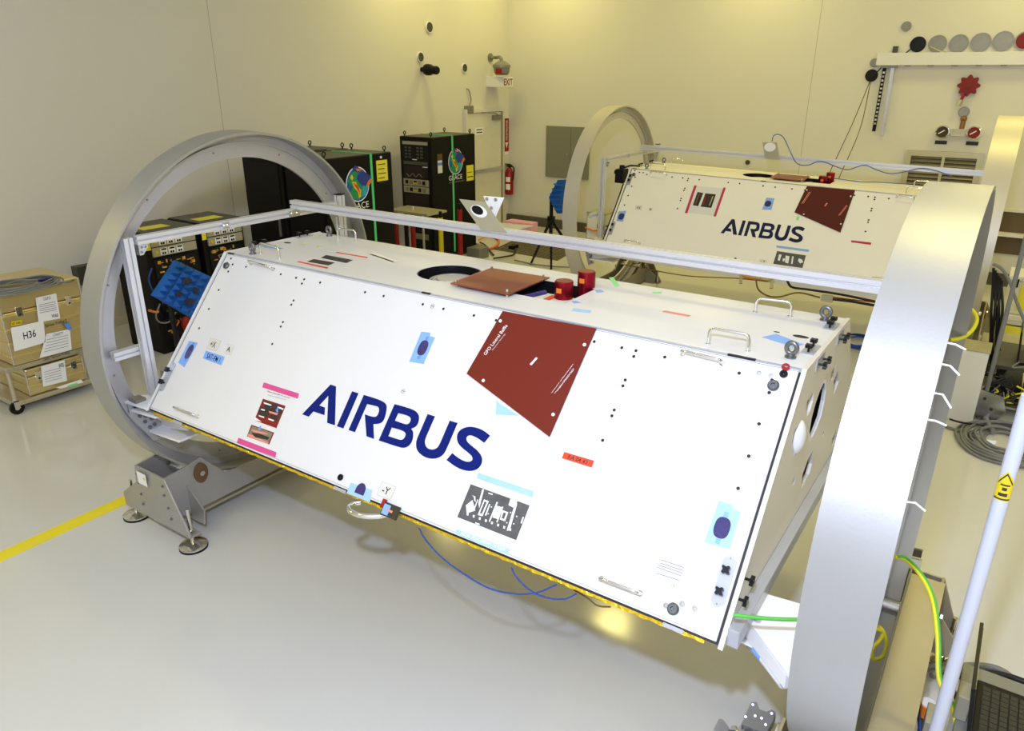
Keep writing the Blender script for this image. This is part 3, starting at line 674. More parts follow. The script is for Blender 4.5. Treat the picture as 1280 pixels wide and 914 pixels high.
        for (a, b, w) in (((572, 505), (660, 370), .006), ((590, 500), (672, 372), .004), ((990, 640), (1085, 520), .004), ((1003, 640), (1092, 528), .004), ((840, 535), (865, 500), .012)):
            p, q = V(g(*a)), V(g(*b)); n = V((q - p).yx) * w / (q - p).length; n.x *= -1
            mb.prism([[FP(p.x, p.y, .0072), FP(q.x, q.y, .0072), FP(q.x - n.x, q.y - n.y, .0072), FP(p.x - n.x, p.y - n.y, .0072)]], NF * .0004)
        obj('print_lines', mb, 'salmon', rp)
    # AIRBUS lettering, one part per letter
    lm = 'navy' if A else 'navy_dark'
    for ch in 'AIRBUS':
        loops = []
        for i, lp in enumerate(LET[ch]):
            l2 = [fA(q) for q in zm(smoothpoly(lp, 2), 370, 460, 5.12)]
            if not A: l2 = [(b0[0] + (x - a0[0]) * LSC, b0[1] + (s - a0[1])) for x, s in l2]
            loops.append([FP(x, s, .0006) for x, s in l2])
        P('letter_' + ch.lower(), MB(T).prism(loops, NF * .0008), lm)
    # holes and screws
    me = None
    for q in (HOLES_A if A else HOLES_B):
        x, s = f(q); r = .0062 if A else .0085
        P('bolt_hole', MB(T).cyl(FP(x, s, .0002), FP(x, s, .0012), r, 12), 'gasket' if not (A and q[0] > 770) else 'dark_inside')
    # handles on the front panel
    hs = [((314.8, 329.4), (342.5, 337.3)), ((853.2, 442.5), (903.4, 454.8)), ((222.5, 511), (248, 521)), ((752, 723.8), (800.4, 742.2))]
    for p, q in hs:
        a, b = fA(p), fA(q); handle(T, t, FP(*a), FP(*b), NF, .035)
    if not A: pass
    hs = [((325.7, 317.5), (349.3, 323.5)), ((422.5, 298.5), (445, 300.8)), ((885, 430), (934.6, 439)), ((943.8, 390.5), (987.6, 396))]
    for p, q in hs:
        a, b = tp(p), tp(q); handle(T, t, TP(*a), TP(*b), (0, 0, 1), .062, m='chrome')
    # lifting eyes
    for q in ((988, 447), (1031, 400.5), (316, 317.5), (411.6, 295)):
        a = tp(q); eyebolt(T, t, TP(*a), (0, 0, 1), (1, 0, 0), .0175)
    for q in ((283.5, 332.5), (967, 482.6), (229.5, 511.0) if False else (842, 761.5)):
        a = fA(q); p = FP(*a)
        P('lug', MB(T).lathe(p, NF, [(0, .001), (0, .019), (.008, .020), (.014, .014), (.014, .008), (.006, .007), (.006, .001)], 20, False), 'lug_grey', smooth=40)
    for q in ((948.8, 466.6), (964, 470), (853, 755), (868.5, 761), (832.5, 757)):
        a = fA(q); P('screw', MB(T).lathe(FP(*a), NF, [(0, .001), (0, .010), (.003, .010), (.003, .006), (.001, .005), (.001, .001)], 14, False), 'steel', smooth=40)
    for q, m in (((979.7, 467.9), 'black_plastic'), ((982.4, 459.5), 'red_paint'), ((426, 597), 'black_plastic')):
        a = fA(q); P('plug', MB(T).lathe(FP(*a), NF, [(0, .001), (0, .014), (.006, .014), (.006, .007), (.002, .006), (.002, .001)], 16, False), m, smooth=40)
    # corner clamps: pairs of star knobs on small plates
    def clamp(ps, n):
        ps = [V(p) for p in ps]; n = V(n); c = (ps[0] + ps[1]) / 2; e1 = (ps[1] - ps[0]).normalized(); e2 = n.cross(e1); ln = (ps[1] - ps[0]).length + .045; wd = .045
        P('clamp_plate', MB(T).prism([[c - e1 * ln / 2 - e2 * wd / 2, c + e1 * ln / 2 - e2 * wd / 2, c + e1 * ln / 2 + e2 * wd / 2, c - e1 * ln / 2 + e2 * wd / 2]], n * .004), 'trim_grey')
        for p in ps: knob(T, t, p + n * .004, n, .0125)
    for ya, yb in ((.172, .243), (.503, .565)):
        clamp([(L - .029, ya, 0), (L - .029, yb, 0)], (0, 0, 1)); clamp([(L + .012, ya - .02, -.028), (L + .012, yb - .025, -.028)], (1, 0, 0))
        clamp([(.022, ya, 0), (.022, yb, 0)], (0, 0, 1)); clamp([(-.012, ya - .02, -.028), (-.012, yb - .025, -.028)], (-1, 0, 0))
    for q in ([(908.8, 728)] if A else []) + [(205.8, 470)]:
        a = fA(q); x, s = a
        x = (L - .045) if x > 1 else .03
        st = P('clamp_strip', decal(T, FP, [(x - .022, s - .07)] + [(x - .022 + .044 * i / 6, s - .07 - .014 * math.sin(math.pi * i / 6)) for i in range(1, 6)] + [(x + .022, s - .07), (x + .022, s + .07)] + [(x + .022 - .044 * i / 6, s + .07 + .014 * math.sin(math.pi * i / 6)) for i in range(1, 6)] + [(x - .022, s + .07)], .0005, .003), 'trim_grey')
        for d in (-.035, .035): knob(T, t, FP(x, s + d, .003), NF, .013)
        for d in (-.075, .075): obj('screw', MB(T).cyl(FP(x, s + d, .003), FP(x, s + d, .005), .003, 8), 'bolt_grey', st)
    if A:
        for q in ((931.5, 723.3), (923.5, 749)):
            p = lhit(q, T, EX, L + .012); knob(T, t, p, EX, .014)
    else:
        # upper corner clamp strip and black box at the far satellite's left end
        for s in (.11, .165): knob(T, t, FP(.03, s, .003), NF, .014)
        P('clamp_strip', decal(T, FP, [(.008, .07), (.052, .07), (.052, .21), (.008, .21)], .0005, .003), 'trim_grey')
        bx = P('sensor_box', MB(T).box((-.14, -.12, -.16), (-.04, .02, -.01)).cyl((-.09, -.05, -.01), (-.09, -.05, .03), .03, 12).cyl((-.14, -.06, -.05), (-.17, -.06, -.05), .025, 12), 'black_plastic', bevel=.01)
        P('sensor_cable', MB(T).tube([(-.08, -.05, .0), (-.03, .05, .02), (.06, .1, .015)], .01, 6).tube([(-.03, -.12, -.16), (-.025, -.3, -.38), (-.025, -.58, -.7)], .008, 6), 'cable_black')
    # tapes, labels and photographs
    def tape(px, m, h=.0006, **k):
        if m == 'paper': m = 'card' if 'poster' not in k.get('name', '') and 'data' not in k.get('name', '') else 'satellite_white'
        return P(k.pop('name', 'tape'), decal(T, FP, [f(q) for q in px], h, .0005), m, **k)
    def ovl(px, a, b, par):
        x, s = f(px); obj('window', decal(T, FP, oval(x, s, a, b), .0014, .0006), 'oval_purple', par)
    def qtext(mb, s, quad, f_=f, FR=FP, mrg=.12, h=.0016, bold=True):   # text inside a quad given TL,TR,BR,BL
        q = [FR(*f_(p), h) for p in quad]
        o = q[3] + (q[2] - q[3]) * mrg + (q[0] - q[3]) * mrg; return text(mb, s, o, (q[2] - q[3]) * (1 - 2 * mrg), (q[0] - q[3]) * (1 - 2 * mrg), bold)
    if A:
        ov = [(zm([(325, 255), (388, 264), (386, 288), (422, 298), (340, 487), (238, 470)], 470, 370, 5.712), (528.8, 435.1), .024, .036), (zm([(235, 608), (280, 618), (210, 745), (178, 720)], 180, 280, 4.153), (236.8, 440), .022, .042),
              (zm([(100, 170), (145, 185), (146, 196), (172, 208), (135, 328), (52, 305)], 860, 560, 2.582), (902.6, 660), .026, .036)]
        for tpx, c, a, b in ov:
            tt = tape(tpx, 'tape_pale' if c[0] > 800 else 'tape_blue'); ovl(c, a, b, tt)
            x, s = f(c); obj('tape_strip', decal(T, FP, [(x - .008, s - .055), (x + .008, s - .055), (x + .008, s + .055), (x - .008, s + .055)], .0011, .0003), 'tape_blue_deep' if c[0] < 800 else 'tape_blue', tt)
        tt = tape(zm([(262, 215), (508, 300), (480, 440), (215, 335)], 410, 580, 9.14), 'tape_pale')
        x, s = f(zm([(352, 350)], 410, 580, 9.14)[0]); obj('window', decal(T, FP, [(x - .026, S - .006), (x + .026, S - .006)] + [(x + .026 * math.cos(q), s - .02 - .03 * math.sin(q)) for q in [math.pi * i / 10 for i in range(11)]], .0014, .0006), 'oval_purple', tt)
        for s_, qd, m in (('+X', [(345, 592), (400, 607), (375, 660), (325, 645)], 'paper'), ('A', [(432, 622), (467, 632), (450, 681), (418, 670)], 'paper'), ('SAT-FM 1', [(322, 658), (420, 690), (402, 735), (306, 698)], 'tape_blue')):
            qd = zm(qd, 180, 280, 4.153); tt = tape(qd, m, name='label_card' if m == 'paper' else 'tape')
            obj('lettering', qtext(MB(T), s_, qd, mrg=.22 if m == 'paper' else .15), 'ink' if m == 'paper' else 'navy', tt)
            if m == 'paper':
                pl_ = [f(q) for q in qd]; c0 = sum(p[0] for p in pl_) / 4; c1_ = sum(p[1] for p in pl_) / 4
                obj('card_border', decal(T, FP, [(c0 + (p[0] - c0) * 1.03, c1_ + (p[1] - c1_) * 1.03) for p in pl_], .0003, .0002), 'paper_edge', tt)
        qd = zm([(622, 202), (778, 265), (712, 410), (558, 352)], 410, 580, 9.14); tt = tape(qd, 'paper', name='label_card'); obj('lettering', qtext(MB(T), '-Y', qd, mrg=.24), 'ink', tt)
        pl_ = [f(q) for q in qd]; c0 = sum(p[0] for p in pl_) / 4; c1_ = sum(p[1] for p in pl_) / 4
        obj('card_border', decal(T, FP, [(c0 + (p[0] - c0) * 1.03, c1_ + (p[1] - c1_) * 1.03) for p in pl_], .0003, .0002), 'paper_edge', tt)
        # inspection poster
        Z = lambda pts: zm(pts, 300, 470, 8.311)
        po = tape(Z([(250, 110), (590, 215), (400, 830), (20, 690)]), 'paper', h=.0003, name='poster')
        tape(Z([(250, 68), (615, 185), (600, 238), (233, 120)]), 'pink', h=.0012)
        tape(zm([(76, 363), (273, 438), (268, 466), (67, 390)], 280, 460, 4.153), 'pink', h=.0012)
        mb = MB(T); qtext(mb, 'Remove before flight  Do not touch', Z([(285, 150), (525, 225), (520, 243), (278, 168)]), mrg=.02); obj('lettering', mb, 'photo_red', po)
        mb = MB(T); qtext(mb, 'Red tag cover installed under panel', Z([(285, 190), (485, 245), (482, 258), (282, 203)]), mrg=.02); obj('lettering', mb, 'ink_faint', po)
        p1 = obj('poster_photo', decal(T, FP, [f(q) for q in Z([(240, 238), (475, 312), (380, 545), (150, 462)])], .0008, .0004), 'photo_red', po)
        mb = MB(T)
        for q in ([(262, 262), (458, 330), (430, 400), (250, 340)], [(215, 320), (330, 355), (290, 430), (185, 395)], [(330, 385), (420, 400), (395, 470), (300, 430)]): mb.prism([[FP(*f(a), .0013) for a in Z(q)]], NF * .0002)
        obj('photo_detail', mb, 'photo_dark', p1, kind='stuff')
        mb = MB(T)
        for q in ([(248, 272), (330, 300), (325, 312), (252, 290)], [(400, 318), (456, 340), (450, 356), (400, 335)], [(222, 342), (262, 352), (255, 366), (218, 352)], [(195, 408), (255, 425), (250, 440), (200, 422)], [(295, 440), (357, 460), (350, 475), (298, 455)], [(160, 430), (230, 478), (152, 462)]): mb.prism([[FP(*f(a), .0016) for a in Z(q)]], NF * .0002)
        obj('photo_detail', mb, 'photo_white', p1, kind='stuff')
        obj('photo_detail', decal(T, FP, [f(q) for q in Z([(300, 365), (400, 390), (385, 410), (310, 385)])], .0016, .0002), 'salmon', p1)
        obj('arrow', decal(T, FP, [f(q) for q in Z([(388, 318), (402, 322), (398, 378), (385, 384), (372, 350), (384, 350)])], .0018, .0002), 'tape_blue_deep', p1)
        p1 = obj('poster_photo', decal(T, FP, [f(q) for q in Z([(120, 508), (357, 590), (305, 715), (73, 628)])], .0008, .0004), 'photo_red', po)
        obj('photo_detail', decal(T, FP, [f(q) for q in Z([(128, 522), (342, 596), (298, 700), (88, 622)])], .0013, .0002), 'disc_steel', p1)
        obj('photo_detail', decal(T, FP, [f(q) for q in Z([(120, 590), (200, 600), (310, 640), (290, 665), (160, 640)])], .0016, .0002), 'photo_dark', p1)
        obj('photo_detail', decal(T, FP, [f(q) for q in Z([(115, 560), (150, 562), (290, 600), (285, 612), (150, 585)])], .0016, .0002), 'salmon', p1)
        obj('photo_detail', decal(T, FP, [f(q) for q in Z([(90, 600), (290, 690), (300, 712), (80, 625)])], .0016, .0002), 'salmon', p1)
        obj('arrow', decal(T, FP, [f(q) for q in Z([(215, 518), (222, 522), (218, 560), (200, 570), (195, 548)])], .0018, .0002), 'tape_blue_deep', p1)
        # grey-scale hardware photograph
        Z = lambda pts: zm(pts, 560, 590, 7.617)
        tape(Z([(290, 8), (820, 185), (803, 243), (272, 62)]), 'tape_pale')
        tape(Z([(80, 545), (590, 735), (570, 788), (210, 650), (75, 590)]), 'tape_pale', h=.0004)
        mb = MB(T); qtext(mb, 'INSTALL MLI AS SHOWN OR EQUIV', Z([(110, 560), (580, 735), (565, 775), (95, 598)]), mrg=.05); P('lettering', mb, 'paper')
        po = tape(Z([(218, 118), (778, 320), (650, 650), (90, 430)]), 'photo_grey', h=.0009, name='hardware_photo')
        mb = MB(T)
        for q in ([(172, 318), (235, 268), (262, 370), (180, 395)], [(230, 222), (262, 235), (265, 290), (250, 270), (248, 240)], [(328, 165), (345, 168), (300, 345), (290, 300)], [(385, 197), (428, 210), (425, 222), (385, 208)],
                  [(598, 250), (665, 272), (632, 345), (578, 318)], [(640, 300), (662, 300), (590, 560), (560, 560)], [(465, 285), (478, 290), (400, 480), (390, 470)], [(455, 320), (525, 340), (475, 450), (425, 435)], [(520, 330), (530, 335), (472, 485), (462, 478)],
                  [(712, 428), (725, 432), (705, 495), (692, 488)], [(262, 480), (305, 495), (300, 508), (260, 494)], [(395, 305), (405, 310), (365, 420), (352, 415)], [(282, 262), (290, 265), (250, 375), (240, 370)]): mb.prism([[FP(*f(a), .0015) for a in Z(q)]], NF * .0002)
        for i in range(8):
            x, y = 190 + i * 58, 402 + i * 21; mb.prism([[FP(*f(a), .0015) for a in Z([(x - 8, y - 14), (x + 10, y - 8), (x + 4, y + 16), (x - 12, y + 10)])]], NF * .0002)
        for (x, y) in ((415, 335), (385, 400), (598, 388), (655, 425), (628, 495), (562, 485)): mb.prism([[FP(*f(a), .0015) for a in Z([(x - 6, y - 6), (x + 6, y - 6), (x + 6, y + 6), (x - 6, y + 6)])]], NF * .0002)
        for o_, i_ in (([(345, 262), (390, 280), (330, 425), (285, 410)], [(350, 282), (370, 290), (325, 400), (305, 393)]), ([(520, 365), (575, 385), (545, 472), (495, 455)], [(530, 385), (555, 395), (535, 450), (512, 442)])):
            mb.prism([[FP(*f(a), .0015) for a in Z(o_)], [FP(*f(a), .0015) for a in Z(i_)]], NF * .0002)
        obj('photo_detail', mb, 'photo_white', po, kind='stuff')
        tt = tape(zm([(540, 82), (662, 118), (652, 146), (530, 108)], 540, 540, 3.264), 'orange_red')
        obj('lettering', qtext(MB(T), 'RA 04 43', zm([(540, 82), (662, 118), (652, 146), (530, 108)], 540, 540, 3.264), mrg=.18), 'ink', tt)
        tape(zm([(220, 640), (228, 662), (370, 752), (212, 745)], 580, 380, 5.378), 'tape_pale')
        tt = tape(zm([(212, 150), (462, 240), (400, 470), (130, 390)], 800, 680, 8.31), 'paper', h=.0003, name='data_plate')
        obj('lettering', qtext(MB(T), 'CE', zm([(325, 415), (370, 428), (365, 452), (322, 440)], 800, 680, 8.31), mrg=0), 'ink_faint', tt)
        mb = MB(T)
        for (a, b) in (((215, 160), (460, 245)), ((208, 195), (450, 275)), ((190, 215), (440, 300)), ((180, 240), (430, 330)), ((170, 300), (410, 375))):
            a, b = f(zm([a], 800, 680, 8.31)[0]), f(zm([b], 800, 680, 8.31)[0]); mb.prism([[FP(a[0], a[1], .0009), FP(b[0], b[1], .0009), FP(b[0], b[1] + .0025, .0009), FP(a[0], a[1] + .0025, .0009)]], NF * .0002)
        obj('print_lines', mb, 'ink_faint', tt)
        for q in ((504, 489.2), (540.5, 383)):
            x, s = f(q); P('stamp', decal(T, FP, circ(12, .010, x, s), .0005, .0002, [circ(12, .0085, x, s)]), 'ink')
            P('stamp', decal(T, FP, [(x - .006, s - .002), (x + .006, s - .002), (x + .006, s + .001), (x - .006, s + .001)], .0005, .0002), 'ink')
        # top panel print
        TZ = lambda pts, *z: [tp(q) for q in zm(pts, *z)]
        TD = lambda name, pts, m: P(name, decal(T, TP, pts, .0005, .0005), m)
        z2 = (280, 150, 3.368)
        TD('tape', TZ([(307, 598), (314, 595), (440, 621), (434, 627)], *z2), 'orange_red'); TD('tape', TZ([(470, 559), (476, 556), (606, 578), (602, 582)], *z2), 'orange_red')
        TD('poster_photo', TZ([(350, 597), (378, 586), (467, 601), (440, 613)], *z2), 'photo_dark'); TD('poster_photo', TZ([(408, 581), (430, 569), (543, 590), (515, 603)], *z2), 'photo_dark')
        TD('label_card', TZ([(605, 563), (640, 560), (738, 597), (700, 602)], *z2), 'satellite_cream')
        TD('print_lines', TZ([(612, 566), (622, 565), (720, 598), (710, 600)], *z2), 'paper_edge')
        TD('tape', TZ([(600, 116), (645, 109), (724, 127), (695, 133)], 180, 280, 4.153), 'tape_blue'); TD('tape', TZ([(275, 235), (345, 220), (475, 270), (430, 283)], 880, 360, 3.81), 'tape_blue')
        TD('tape', TZ([(270, 400), (290, 390), (478, 425), (462, 436)], 780, 320, 5.714), 'salmon')
        TD('tape', TZ([(835, 778), (858, 775), (893, 822), (868, 826)], 560, 160, 4.153), 'green_tape'); TD('tape', TZ([(1058, 852), (1112, 850), (1106, 860), (1070, 862)], 560, 160, 4.153), 'green_tape')
        TD('tape', TZ([(760, 842), (795, 840), (812, 852), (775, 856)], 560, 160, 4.153), 'tape_blue'); TD('tape', TZ([(640, 900), (665, 898), (690, 908), (655, 912)], 560, 160, 4.153), 'tape_blue')
        wl = TZ([(1068, 372), (1178, 386), (1168, 402), (1055, 388)], 500, 310, 4.923); TD('tape', wl, 'tape_pale')
        for q, a_, b_ in (((1001, 421), .030, .016), ((359.4, 303.6), .026, .016), ((971, 415.3), .012, .006)):
            x, y = tp(q); TD('slot_hole', oval(x, y, a_, b_, 16, 2), 'gasket')
        for s_, c in (('+X', (384, 306.5)), ('A', (402, 309))):
            x, y = tp(c); P('label_card', text(MB(T), s_, TP(x - .015, y - .02, .001), (.0, .045, 0), (-.035, 0, 0), True), 'floor_yellow')
        # bottom edge fittings
        zr = [(370, 440), (300, 452), (248, 485), (240, 510), (262, 545), (330, 577), (430, 598), (560, 600), (640, 588), (700, 560)]
        P('tow_ring', MB().tube(spline([hz(*q, HT - DZ - .03) for q in zm(zr, 410, 580, 9.14)], 6), .012, 10), 'chrome', smooth=50)
        bx = fA((478, 638)); 
        bx = fA((489, 640)); bb = P('edge_connector', decal(T, FP, [(bx[0] - .038, S - .02), (bx[0] + .042, S - .02), (bx[0] + .042, S + .035), (bx[0] - .038, S + .035)], .001, .014), 'screen')
        obj('connector_face', decal(T, FP, [(bx[0] - .034, S - .012), (bx[0], S - .012), (bx[0], S + .03), (bx[0] - .034, S + .03)], .0155, .001), 'tape_blue', bb)
        obj('connector_face', decal(T, FP, [(bx[0] - .055, S - .028), (bx[0] - .038, S - .028), (bx[0] - .038, S + .01), (bx[0] - .055, S + .01)], .001, .012), 'red_paint', bb)
        obj('connector_face', decal(T, FP, [(bx[0] - .012, S + .004), (bx[0] + .018, S + .004), (bx[0] + .018, S + .014), (bx[0] - .012, S + .014)], .0162, .001), 'salmon', bb)
        for q in ((423, 617), (842, 783), (222, 528)):
            x = fA(q)[0]; P('edge_bracket', decal(T, FP, [(x - .035, S + .001), (x + .035, S + .001), (x + .035, S + .014), (x - .035, S + .014)], -.002, .006), 'trim_grey')
        # cables under the front edge
        X = lambda px, py, off=-.08: (lambda p: p)(lhit((px, py), MA_, NF, off))
        zc = lambda pts: zm(pts, 340, 580, 3.0476)
        for pts, m in (([(560, 245), (585, 290), (650, 360), (740, 425), (830, 475), (930, 496), (1010, 490), (1085, 460)], 'cable_blue'), ([(912, 395), (930, 430), (980, 480), (1040, 508), (1110, 516), (1160, 495)], 'cable_blue'), ([(1150, 480), (1200, 510), (1240, 540), (1290, 545)], 'cable_brown')):
            pp_ = [X(*q, off=-.06) for q in zc(pts)]
            P('hanging_cable', MB(T).tube(spline(pp_, 5), .003, 6), m)
        gp = lhit((917, 769), MA_, EX, L + .03); ge = lhit((1010, 775), MA_, EX, L + .22)
        P('ground_cable', MB(T).tube(spline([gp, (gp + ge) / 2 + V((0, 0, -.005)), ge], 6), .006, 6), 'cable_green')
    else:
        ov = [(zm([(165, 430), (258, 440), (222, 572), (115, 568)], 940, 200, 9.14), (960, 254.8), .03, .034), (zm([(132, 418), (172, 414), (155, 470), (122, 465)], 740, 160, 4), (776.6, 270.8), .032, .04)]
        for tpx, c, a, b in ov: tt = tape(tpx, 'tape_blue'); ovl(c, a, b, tt)
        Z = lambda pts: zm(pts, 840, 200, 7.617)
        tape(Z([(212, 243), (236, 245), (146, 508), (122, 505)]), 'crimson_tape', h=.001); tape(Z([(490, 262), (513, 265), (418, 540), (395, 537)]), 'crimson_tape', h=.001)
        po = tape(Z([(232, 250), (490, 268), (400, 530), (150, 500)]), 'paper', h=.0003, name='poster')
        for q in ([(243, 305), (298, 315), (250, 440), (198, 432)], [(318, 318), (418, 328), (375, 457), (272, 445)]):
            p1 = obj('poster_photo', decal(T, FP, [f(a) for a in Z(q)], .0008, .0004), 'photo_dark', po)
        obj('photo_detail', decal(T, FP, [f(a) for a in Z([(310, 350), (330, 352), (300, 430), (283, 428)])], .0014, .0002), 'photo_red', po)
        obj('photo_detail', decal(T, FP, [f(a) for a in Z([(385, 345), (395, 346), (360, 435), (352, 434)])], .0014, .0002), 'unit_beige', po)
        obj('photo_detail', decal(T, FP, [f(a) for a in Z([(255, 320), (268, 322), (225, 430), (215, 428)])], .0014, .0002), 'cable_brown', po)
        for s_, qd in (('+X', [(218, 386), (252, 389), (248, 412), (214, 409)]), ('B', [(286, 399), (304, 400), (300, 415), (283, 414)]), ('- Y', [(838, 655), (876, 662), (872, 681), (834, 674)])):
            qd = zm(qd, 740, 160, 4); tt = tape(qd, 'paper', name='label_card'); obj('lettering', qtext(MB(T), s_, qd, mrg=.2), 'ink', tt)
        Z = lambda pts: zm(pts, 900, 300, 6.095)
        tape(Z([(430, 42), (678, 75), (675, 92), (430, 58)]), 'tape_blue'); po = tape(Z([(435, 85), (655, 118), (628, 215), (405, 182)]), 'photo_grey', name='hardware_photo')
        mb = MB(T)
        for q in ([(600, 140), (625, 150), (635, 170), (610, 180), (595, 160)], [(500, 120), (530, 125), (520, 180), (495, 172)], [(550, 125), (562, 127), (552, 185), (541, 182)], [(450, 110), (470, 112), (455, 160), (440, 155)], [(480, 140), (495, 142), (490, 165), (476, 162)]): mb.prism([[FP(*f(a), .0015) for a in Z(q)]], NF * .0002)
        obj('photo_detail', mb, 'photo_white', po, kind='stuff')
        tape(Z([(1000, 3), (1152, 20), (1150, 38), (1000, 18)]), 'crimson_tape'); tape(zm([(515, 642), (545, 645), (530, 693), (503, 688)], 940, 200, 9.14), 'green_tape')
        # cable loom and buckles along the lower edge
        lw = [(775, 330), (812, 337), (860, 345), (920, 348), (960, 352)]
        def Xb(px, py, off=.02): return lhit((px, py), T, NF, off)
        P('edge_cable', MB(T).tube(spline([Xb(*q) for q in lw], 6), .006, 6), 'cable_brown')
        P('edge_bracket', MB(T).prism([[Xb(925, 341), Xb(928, 341), Xb(928, 355), Xb(924, 355)]], NF * .02).prism([[Xb(964, 347), Xb(968, 348), Xb(966, 361), Xb(962, 361)]], NF * .02).prism([[Xb(928, 343), Xb(966, 350), Xb(966, 353), Xb(928, 346)]], NF * .02), 'foil_tan')
        for pts, m, r in (([(945, 350), (948, 362), (960, 370), (975, 371), (998, 366), (1025, 372)], 'cable_brown', .008), ([(984, 351), (990, 359), (1010, 362), (1050, 368), (1094, 377)], 'cable_black', .012), ([(1040, 374), (1065, 377), (1094, 382)], 'cable_black', .014), ([(930, 347), (945, 349), (958, 350)], 'cable_orange', .012), ([(1030, 370), (1060, 374), (1094, 378)], 'photo_red', .006)):
            P('edge_cable', MB(T).tube(spline([Xb(*q) for q in pts], 6), r, 6), m)
        c = Xb(1034, 373); P('edge_connector', MB(T).box(c + V((-.05, -.02, -.03)), c + V((.05, .02, .03))), 'unit_beige')
    if not A:
        P('lower_skirt', MB(T).box((.22, -DY + .03, -DZ - .15), (L - .02, -DY + .05, -DZ)), 'end_cream')
        P('adapter_block', MB(T).box((-.22, -DY + .06, -DZ - .16), (.20, -DY + .4, -DZ - .01)), 'satellite_cream', bevel=.01)
    return t
satA = satellite(MA_, 'A')
satB = satellite(MB_, 'B')

# ============================================================ ROTATION RINGS
RY, RZ, RR, RI = .335, HT - .431, 1.031, .885
MBR = M.Translation((-.059, 5.30, -.03)) @ M.Rotation(.02, 4, 'Z')
def ring(T, x0, x1, label, flip=1, rm='ring_aluminium', wm='ring_web', xf=None, R=RR, yc=RY, zc=RZ, ri=RI):
    t = thing('handling_ring', label, 'ring', T=T @ M.Translation(((x0 + x1) / 2, yc, zc - R)))
    c = V((0, yc, zc)); ax = V((1, 0, 0)); w = x1 - x0; th = .014
    obj('outer_band', MB(T).lathe(c + ax * x0, ax, [(0, R), (0, R - th), (w, R - th), (w, R)], 128), rm, t, smooth=30)
    xm = xf if xf is not None else x0 + w * .46
    obj('web', MB(T).lathe(c + ax * xm, ax, [(0, R - th + .001), (0, ri), (.02, ri), (.02, R - th + .001)], 128), wm, t, smooth=30)
    obj('inner_lip', MB(T).lathe(c + ax * (xm + .02), ax, [(0, R - .06), (.018, R - .06), (.018, R - .068), (0, R - .068)], 128), 'ring_web', t, smooth=30)
    for i in range(12):
        q = 2 * math.pi * (i + .3) / 12; p = c + V((xm + .02, 0, 0)) + V((0, math.cos(q), math.sin(q))) * (R + ri - .05) / 2
        obj('bolt', MB(T).cyl(p, p + V((.004, 0, 0)), .006, 8), 'pipe_grey', t)
    return t
MRL = M.Translation((-.26, .282, HT - .42)) @ M.Rotation(.056, 4, 'Y') @ M.Rotation(.077, 4, 'Z')      # this ring stands slightly turned
rgL = ring(MRL, -.045, .11, 'large aluminium handling ring at the left end of the near satellite', xf=-.016, R=1.046, ri=.896, yc=0, zc=0)
rgR = ring(M.Identity(4), 3.344, 3.535, 'large aluminium handling ring closest to the camera, at the right end of near satellite')
rbL = ring(MBR, -.42, -.25, 'aluminium ring, coloured as lit by the warm lamps, around the left end of the far satellite', rm='ring_warm_lit', wm='ring_warm_lit', R=1.09, yc=.30, zc=RZ - .02, ri=.95)
rbR = ring(MBR, 3.36, 3.56, 'far right ring partly hidden behind the closest ring', rm='ring_warm_lit', wm='ring_warm_lit', R=1.09, yc=.30, zc=RZ - .02, ri=.95)
# tie wraps and yellow cables on the closest ring
c = V((3.535, RY, RZ))
mb = []
for i, (px, py, qx, qy) in enumerate(((1184, 440, 1193, 450), (1177, 461, 1189, 461), (1167, 501, 1180, 507), (1158, 534, 1181, 548), (1134, 639, 1149, 641))):
    a = hx(px, py, 3.537) if False else None
    P0 = CAM + ray(px, py) * 2.5
# zip ties placed on the web of the ring
for i, ang in enumerate((135, 138.5, 143, 147, 159)):
    q = math.radians(ang); e = V((0, math.cos(q), math.sin(q))); g_ = V((0, -math.sin(q), math.cos(q)))
    p = c + V((-.006, 0, 0)) + e * 1.02
    obj('cable_tie', MB().tube([p, p + V((.024, 0, .004)) - e * .01, p + V((.048, 0, -.012 * (i % 3))) - e * .02], .0028, 5), 'paper', rgR)
def loopcable(pts, r, m, par=None, **k): return obj(k.pop('name', 'cable'), MB().tube(spline(pts, 8), r, 8), m, par, smooth=60, **k)
q = [CAM + ray(*p) * d for p, d in (((1188, 384), 3.4), ((1200, 383), 3.4), ((1213, 386), 3.4), ((1221, 398), 3.4), ((1216, 412), 3.4), ((1203, 422), 3.4), ((1188, 425), 3.4))]
loopcable(q, .009, 'cable_yellow', None, name='yellow_cable', label='bright yellow cable looping out from behind the closest ring', cat='cable')
q = [CAM + ray(*p) * d for p, d in (((1098, 783), 3.05), ((1104, 790), 3.05), ((1108, 805), 3.05), ((1104, 820), 3.05), ((1092, 824), 3.05), ((1090, 812), 3.05), ((1100, 800), 3.05), ((1104, 790), 3.05), ((1094, 786), 3.05))]
loopcable(q, .008, 'cable_yellow', None, name='ground_loop', label='small coiled green and yellow cable low on the closest ring', cat='cable')
q = [CAM + ray(*p) * d for p, d in (((1119, 696), 2.9), ((1130, 698), 2.9), ((1145, 712), 2.9), ((1160, 735), 2.85), ((1168, 762), 2.8), ((1172, 800), 2.75), ((1174, 850), 2.7), ((1190, 885), 2.65), ((1197, 920), 2.6), ((1198, 960), 2.6))]
loopcable(q, .0085, 'cable_yellow', None, name='ground_cable', label='green and yellow earthing cable hanging down beside the white pole', cat='cable')
q2 = [p + V((.006, 0, .004)) for p in q]
loopcable(q2, .006, 'cable_green', bpy.data.objects['ground_cable.001'] if 'ground_cable.001' in bpy.data.objects else None, name='green_stripe')
